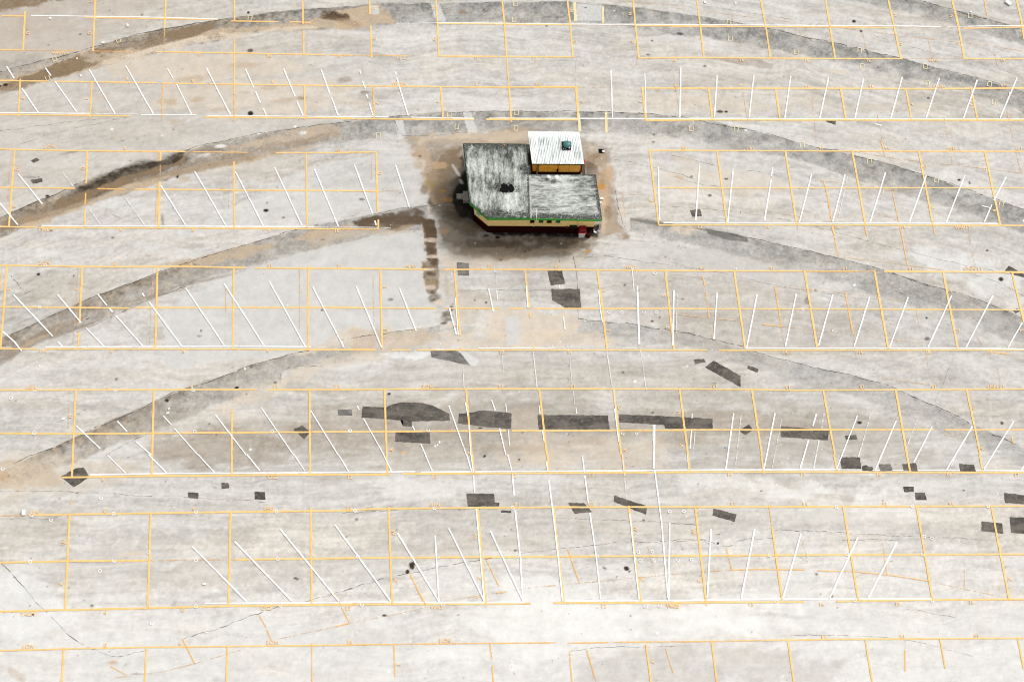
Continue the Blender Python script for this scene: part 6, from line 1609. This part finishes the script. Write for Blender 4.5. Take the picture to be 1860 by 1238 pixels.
# serving hatch with tilted white board on the chamfered corner
def on_chamfer(t, out, z):
    a_, b_ = Vector((-2.34, 8.74)), Vector((-1.46, 7.89)); d = (b_ - a_).normalized(); n_ = Vector((d.y, -d.x)) * -1
    n_ = Vector((-abs(n_.x), -abs(n_.y))); p = a_.lerp(b_, t) + n_ * out; return (p.x, p.y, z)
bm = bmesh.new()
def slab(bm, t0, t1, o0, o1, z0, z1, dz=0):
    V = [bm.verts.new(on_chamfer(t, o, z)) for z in (z0, z1) for t, o in ((t0, o0), (t1, o0), (t1, o1), (t0, o1))]
    for f_ in ((0, 1, 2, 3), (4, 5, 6, 7), (0, 1, 5, 4), (1, 2, 6, 5), (2, 3, 7, 6), (3, 0, 4, 7)): bm.faces.new([V[i] for i in f_])
slab(bm, .22, .50, .003, .03, 1.55, 2.3); hw = child(bm_obj('serving_hatch', bm, M_BLACK), bld)
bm = bmesh.new(); slab(bm, .24, .50, .031, .24, 1.75, 1.79); o = bm_obj('hatch_shelf', bm, M_WHITE); o.parent = hw; o.matrix_parent_inverse = hw.matrix_world.inverted() if False else Matrix.Identity(4)
bm = bmesh.new(); slab(bm, .53, .75, .003, .09, 1.9, 2.1); child(bm_obj('wall_lamp', bm, M_TIMBER), bld)
# small shelf bracket on the front wall, electrical conduits, downpipes
bm = bmesh.new(); box(bm, 3.93, 4.42, 7.70, 7.835, 1.06, 1.13); box(bm, 4.10, 4.15, 7.74, 7.79, .6, 1.055); child(bm_obj('wall_shelf', bm, M_DKGREEN, bevel=.01), bld)
bm = bmesh.new(); box(bm, 3.70, 3.80, 7.74, 7.83, .82, 1.0); child(bm_obj('junction_box', bm, M_RED, bevel=.01), bld)
bm = bmesh.new(); box(bm, 4.455, 4.47, 7.825, 7.84, .93, 2.80); child(bm_obj('wall_joint', bm, M_OCHRE), bld)
bm = bmesh.new(); tube(bm, [(1.57, 7.84, .9), (1.57, 7.80, 1.2), (1.58, 7.60, 2.55), (1.585, 7.24, 2.9), (1.59, 7.24, 3.35), (1.60, 7.75, 3.42)], .022); child(bm_obj('conduit', bm, M_WHITE), bld)
bm = bmesh.new(); tube(bm, [(-2.36, 8.25, 3.15), (-2.36, 8.25, 2.75), (-2.30, 8.60, 2.5), (-2.28, 8.64, 1.6)], .02); child(bm_obj('conduit', bm, M_WHITE), bld)
# two white mushroom vents at the rear of the right roof
for vx, vy, rr_, hh in ((2.48, 10.30, .13, .26), (2.98, 10.18, .165, .42)):
    bm = bmesh.new(); lathe(bm, [(rr_ * .62, 3.0), (rr_ * .62, 3.0 + hh * .55), (rr_, 3.0 + hh * .6), (rr_ * 1.02, 3.0 + hh * .72), (rr_ * .9, 3.0 + hh * .92), (rr_ * .45, 3.0 + hh)], vx, vy, 16)
    child(bm_obj('roof_vent', bm, M_WHITE, smooth=False), bld)
bm = bmesh.new(); lathe(bm, [(.055, 3.09), (.055, 3.17), (.03, 3.20)], -.38, 12.70, 10); child(bm_obj('pipe_cap', bm, plain('faded_red', (.55, .16, .10), .6)), bld)
# torn felt flaps at the step between the roofs
bm = bmesh.new()
for q in range(9):
    cx, cy = .95 + random.uniform(-.25, .25), 10.95 + random.uniform(-.35, .30); a_ = random.uniform(0, 3)
    box(bm, cx - .12, cx + .1, cy - .05, cy + .05, 3.094 + q * .006, 3.098 + q * .006, rot=((cx, cy), a_))
child(bm_obj('torn_felt', bm, plain('torn_roof_felt', (.06, .065, .06), .9, .5, 12, dirt=(.5, .5, .48), dirt_amt=.7)), bld)

# ------------------------------------------------------------------ shed behind it
shd = empty('storage_shed', (3.2, 13.1, 0))
tag(shd, 'small ochre shed with a white corrugated metal roof behind the main building', 'shed')
bm = bmesh.new(); prism(bm, [(1.62, 12.03), (4.82, 12.03), (4.62, 14.0), (1.50, 14.0)], .88, 2.28); child(bm_obj('wall', bm, M_OCHRE), shd)
bm = bmesh.new(); prism(bm, [(1.60, 12.01), (4.84, 12.01), (4.64, 14.02), (1.48, 14.02)], 0, .90); child(bm_obj('plinth', bm, M_MAROON), shd)
mC, nt, bs, out_ = newmat('white_corrugated_metal')
a_ = noise(nt, 2.0, 6, .8, sx=(6, .35, 1)); b_ = noise(nt, .7, 3, .5)
v_ = math_(nt, 'ADD', math_(nt, 'MULTIPLY', a_, .75), math_(nt, 'MULTIPLY', b_, .25))
at = N(nt, 'ShaderNodeAttribute', attribute_name='grime')
v_ = math_(nt, 'ADD', v_, math_(nt, 'MULTIPLY', at.outputs['Fac'], .25))
c = ramp(nt, v_, [(.36, (.16, .19, .18)), (.43, (.38, .42, .40)), (.49, (.66, .69, .67)), (.56, (.80, .82, .81))])
nt.links.new(c, bs.inputs['Base Color']); bs.inputs['Roughness'].default_value = .45
C0 = [(1.26, 14.24), (4.74, 14.20), (4.95, 11.73), (1.48, 11.73)]
nx, ny = 160, 16
V_ = []; bm = bmesh.new()
for j in range(ny + 1):
    row = []
    for i in range(nx + 1):
        u, v2 = i / nx, j / ny
        x = (C0[0][0] * (1 - u) + C0[1][0] * u) * (1 - v2) + (C0[3][0] * (1 - u) + C0[2][0] * u) * v2
        y = (C0[0][1] * (1 - u) + C0[1][1] * u) * (1 - v2) + (C0[3][1] * (1 - u) + C0[2][1] * u) * v2
        row.append(bm.verts.new((x, y, 2.40 + .022 * math.cos(u * 2 * math.pi * 32))))
    V_.append(row)
top = []
for j in range(ny):
    for i in range(nx): bm.faces.new((V_[j + 1][i], V_[j + 1][i + 1], V_[j][i + 1], V_[j][i]))
me_faces = bm.faces[:]
ret = bmesh.ops.extrude_face_region(bm, geom=me_faces)
for g in ret['geom']:
    if isinstance(g, bmesh.types.BMVert): g.co.z += .008
rf = bm_obj('roof', bm, mC); rf.data.attributes.new('grime', 'FLOAT', 'POINT').data.foreach_set('value', np.array([.5 * max(0, (v_.co.y - 13.7) / .3) if v_.co.y > 13.7 else (.5 if v_.co.x > 4.62 - (v_.co.y - 14) * .08 else 0) for v_ in rf.data.vertices], np.float32)); child(rf, shd)
for q4 in ((1.50, 4.94, 11.735, 11.77, 2.26, 2.370), (1.30, 4.73, 14.16, 14.19, 2.26, 2.370)):
    bm = bmesh.new(); box(bm, *q4); child(bm_obj('fascia', bm, M_DKGREEN), shd)
for x0, x1 in ((2.02, 3.22), (3.34, 4.72)):
    bm = bmesh.new(); box(bm, x0, x1, 11.985, 12.027, .93, 2.22)
    dr = child(bm_obj('shutter', bm, plain('ochre_shutter', (.82, .53, .12), .6, .15, 5, dirt=(.4, .22, .05), dirt_amt=.4), bevel=.006), shd)
    bm = bmesh.new(); box(bm, (x0 + x1) / 2 - .012, (x0 + x1) / 2 + .012, 11.972, 11.984, .95, 2.2); o = bm_obj('seam', bm, M_OCHRE); o.parent = dr
bm = bmesh.new(); box(bm, 1.86, 1.99, 11.96, 12.027, .5, 2.26); child(bm_obj('corner_post', bm, M_TIMBER), shd)
bm = bmesh.new(); box(bm, 3.24, 3.33, 11.90, 12.0, .9, 1.25); child(bm_obj('padlock_box', bm, M_BLACK), shd)
bm = bmesh.new(); box(bm, 3.52, 3.66, 11.80, 11.95, 2.14, 2.25); child(bm_obj('eave_lamp', bm, M_TIMBER), shd)
# vent with a teal domed cowl on a square black kerb
vt_ = empty('roof_cowl', (3.80, 12.98, 2.4)); vt_.parent = shd; vt_.matrix_parent_inverse = Matrix.Translation(shd.location).inverted()
bm = bmesh.new(); box(bm, 3.52, 4.10, 12.80, 13.40, 2.415, 2.50); k_ = bm_obj('vent_kerb', bm, M_BLACK, bevel=.015); child(k_, vt_)
k_.matrix_parent_inverse = Matrix.Translation((3.80, 12.98, 2.4)).inverted()
for o_, prof, mm in (('vent_neck', [(.16, 2.5), (.16, 2.57)], M_TIMBER), ('vent_dome', [(.19, 2.55), (.245, 2.56), (.252, 2.66), (.24, 2.71), (.19, 2.75), (.10, 2.77), (.03, 2.775)], M_DOME)):
    bm = bmesh.new(); lathe(bm, prof, 3.82, 13.10, 28); q_ = bm_obj(o_, bm, mm, smooth=False); q_.parent = vt_; q_.matrix_parent_inverse = Matrix.Translation((3.80, 12.98, 2.4)).inverted()
for cx, cy, s2 in ((3.62, 12.86, .05), (3.74, 12.83, .04), (3.98, 12.90, .06), (4.03, 13.0, .04)):
    bm = bmesh.new(); box(bm, cx - s2, cx + s2 * .8, cy - s2 * .4, cy + s2 * .5, 2.503, 2.515, rot=((cx, cy), cx * 9))
    q_ = bm_obj('sealant_lump', bm, M_WHITE); q_.parent = vt_; q_.matrix_parent_inverse = Matrix.Translation((3.80, 12.98, 2.4)).inverted()

# ------------------------------------------------------------------ loose things by the walls
t_ = empty('red_wall_bell', (4.93, 12.72, 1.2)); bpy.data.objects.remove(t_)
ex = empty('red_gas_cylinder', (5.0, 12.7, 0)); tag(ex, 'bright red cylinder standing against the right side of the shed', 'gas cylinder')
bm = bmesh.new(); lathe(bm, [(.13, 0.02), (.145, .06), (.145, 1.25), (.12, 1.36), (.05, 1.42)], 5.02, 12.62, 16); child(bm_obj('tank', bm, M_REDB, smooth=False), ex)
bm = bmesh.new(); lathe(bm, [(.035, 1.42), (.04, 1.50), (.03, 1.54)], 5.02, 12.62, 10); child(bm_obj('valve', bm, M_RED), ex)
lb = bmesh.new(); V = [lb.verts.new(v_) for v_ in ((4.90, 12.30, 1.85), (5.02, 12.30, 1.85), (5.30, 11.85, 0.01), (5.02, 11.80, 0.01), (4.90, 12.33, 1.85), (5.02, 12.33, 1.85), (5.30, 11.89, 0.01), (5.02, 11.84, 0.01))]
for f_ in ((0, 1, 2, 3), (7, 6, 5, 4), (0, 4, 5, 1), (1, 5, 6, 2), (2, 6, 7, 3), (3, 7, 4, 0)): lb.faces.new([V[i] for i in f_])
tag(bm_obj('leaning_board', lb, M_TIMBER), 'grey board leaning on the right front corner of the shed', 'board')

st = empty('concrete_steps', (-2.9, 10.4, 0)); tag(st, 'two grey concrete steps at the left side of the building', 'steps')
bm = bmesh.new(); box(bm, -3.07, -2.58, 10.07, 10.80, 0, .36); child(bm_obj('landing', bm, M_CONC, bevel=.02), st)
bm = bmesh.new(); box(bm, -3.50, -3.075, 10.34, 10.71, 0, .17); child(bm_obj('step', bm, M_CONC, bevel=.02), st)

bn = empty('rubbish_bin', (4.8, 7.62, 0)); tag(bn, 'white rubbish bin with a red lid in front of the maroon wall', 'rubbish bin')
def taper(bm, cx, cy, w0, d0, w1, d1, z0, z1):
    V = [bm.verts.new((cx + sx * w / 2, cy + sy * d / 2, z)) for z, w, d in ((z0, w0, d0), (z1, w1, d1)) for sx, sy in ((-1, -1), (1, -1), (1, 1), (-1, 1))]
    for f_ in ((3, 2, 1, 0), (4, 5, 6, 7), (0, 1, 5, 4), (1, 2, 6, 5), (2, 3, 7, 6), (3, 0, 4, 7)): bm.faces.new([V[i] for i in f_])
bm = bmesh.new(); taper(bm, 4.80, 7.64, .36, .30, .46, .36, 0, .72); child(bm_obj('body', bm, M_WHITE, bevel=.02), bn)
bm = bmesh.new(); taper(bm, 4.81, 7.64, .52, .42, .52, .42, .722, .79); child(bm_obj('rim', bm, M_REDB, bevel=.02), bn)
bm = bmesh.new(); taper(bm, 4.81, 7.64, .40, .32, .40, .32, .792, .90); child(bm_obj('opening', bm, M_BLACK), bn)
ld = bmesh.new(); taper(ld, 4.82, 7.66, .48, .40, .44, .34, .902, 1.06); child(bm_obj('lid', ld, M_RED, bevel=.04), bn)

dr = empty('oil_drum', (5.22, 7.6, 0)); tag(dr, 'dark rusty red drum at the right front corner of the building', 'drum')
bm = bmesh.new(); lathe(bm, [(.205, 0), (.215, .02), (.205, .04), (.205, .24), (.218, .26), (.205, .28), (.205, .50), (.215, .53), (.205, .55)], 5.25, 7.66, 22); child(bm_obj('barrel', bm, plain('rusty_maroon', (.045, .010, .006), .6, .5, 8, dirt=(.32, .05, .015), dirt_amt=.5), smooth=False), dr)
bm = bmesh.new(); lathe(bm, [(.185, .551), (.185, .558)], 5.25, 7.66, 22); child(bm_obj('lid', bm, M_BLACK), dr)

pl = bmesh.new(); tube(pl, [(5.97, 7.98, 0), (5.97, 8.0, 2.2), (5.98, 8.25, 3.25)], .022); box(pl, 5.93, 6.02, 7.95, 8.04, 0, .02)
tag(bm_obj('white_pole', pl, M_WHITE), 'thin white pole standing off the right side of the building', 'pole')

hc = empty('drain_cover', (6.464, 14.160, 0))
bm = bmesh.new(); prism(bm, [(6.291, 14.008), (6.655, 13.989), (6.652, 14.312), (6.258, 14.331)], 0, .03); child(bm_obj('cover', bm, M_BLACK, bevel=.005), hc)
bm = bmesh.new(); lathe(bm, [(.07, .031), (.10, .05), (.09, .10), (.03, .13)], 6.574, 14.100, 9); child(bm_obj('rubble', bm, M_WHITE), hc)
tag(hc, 'small black square cover with a white lump on it, right of the shed', 'drain cover')

# litter small enough that nobody would count it
lit = bmesh.new(); rs = np.random.RandomState(3)
for i in range(80):
    cx, cy = rs.uniform(-36, 38), rs.uniform(-23, 27)
    if -3.6 < cx < 6.4 and 7 < cy < 15: continue
    s2 = rs.choice([.02, .03, .04, .055], p=[.4, .35, .2, .05]); box(lit, cx - s2, cx + s2, cy - s2 * rs.uniform(.4, 1), cy + s2 * rs.uniform(.4, 1), .001, .001 + s2 * .5, rot=((cx, cy), rs.uniform(0, 3)))
for cx, cy, s2 in LITTER: box(lit, cx - s2, cx + s2, cy - s2 * .6, cy + s2 * .6, .001, .001 + s2 * .6, rot=((cx, cy), cx))
tag(bm_obj('litter', lit, plain('white_litter', (.74, .73, .70), .7, .2, 20)), 'scraps of white litter on the paving', kind='stuff')
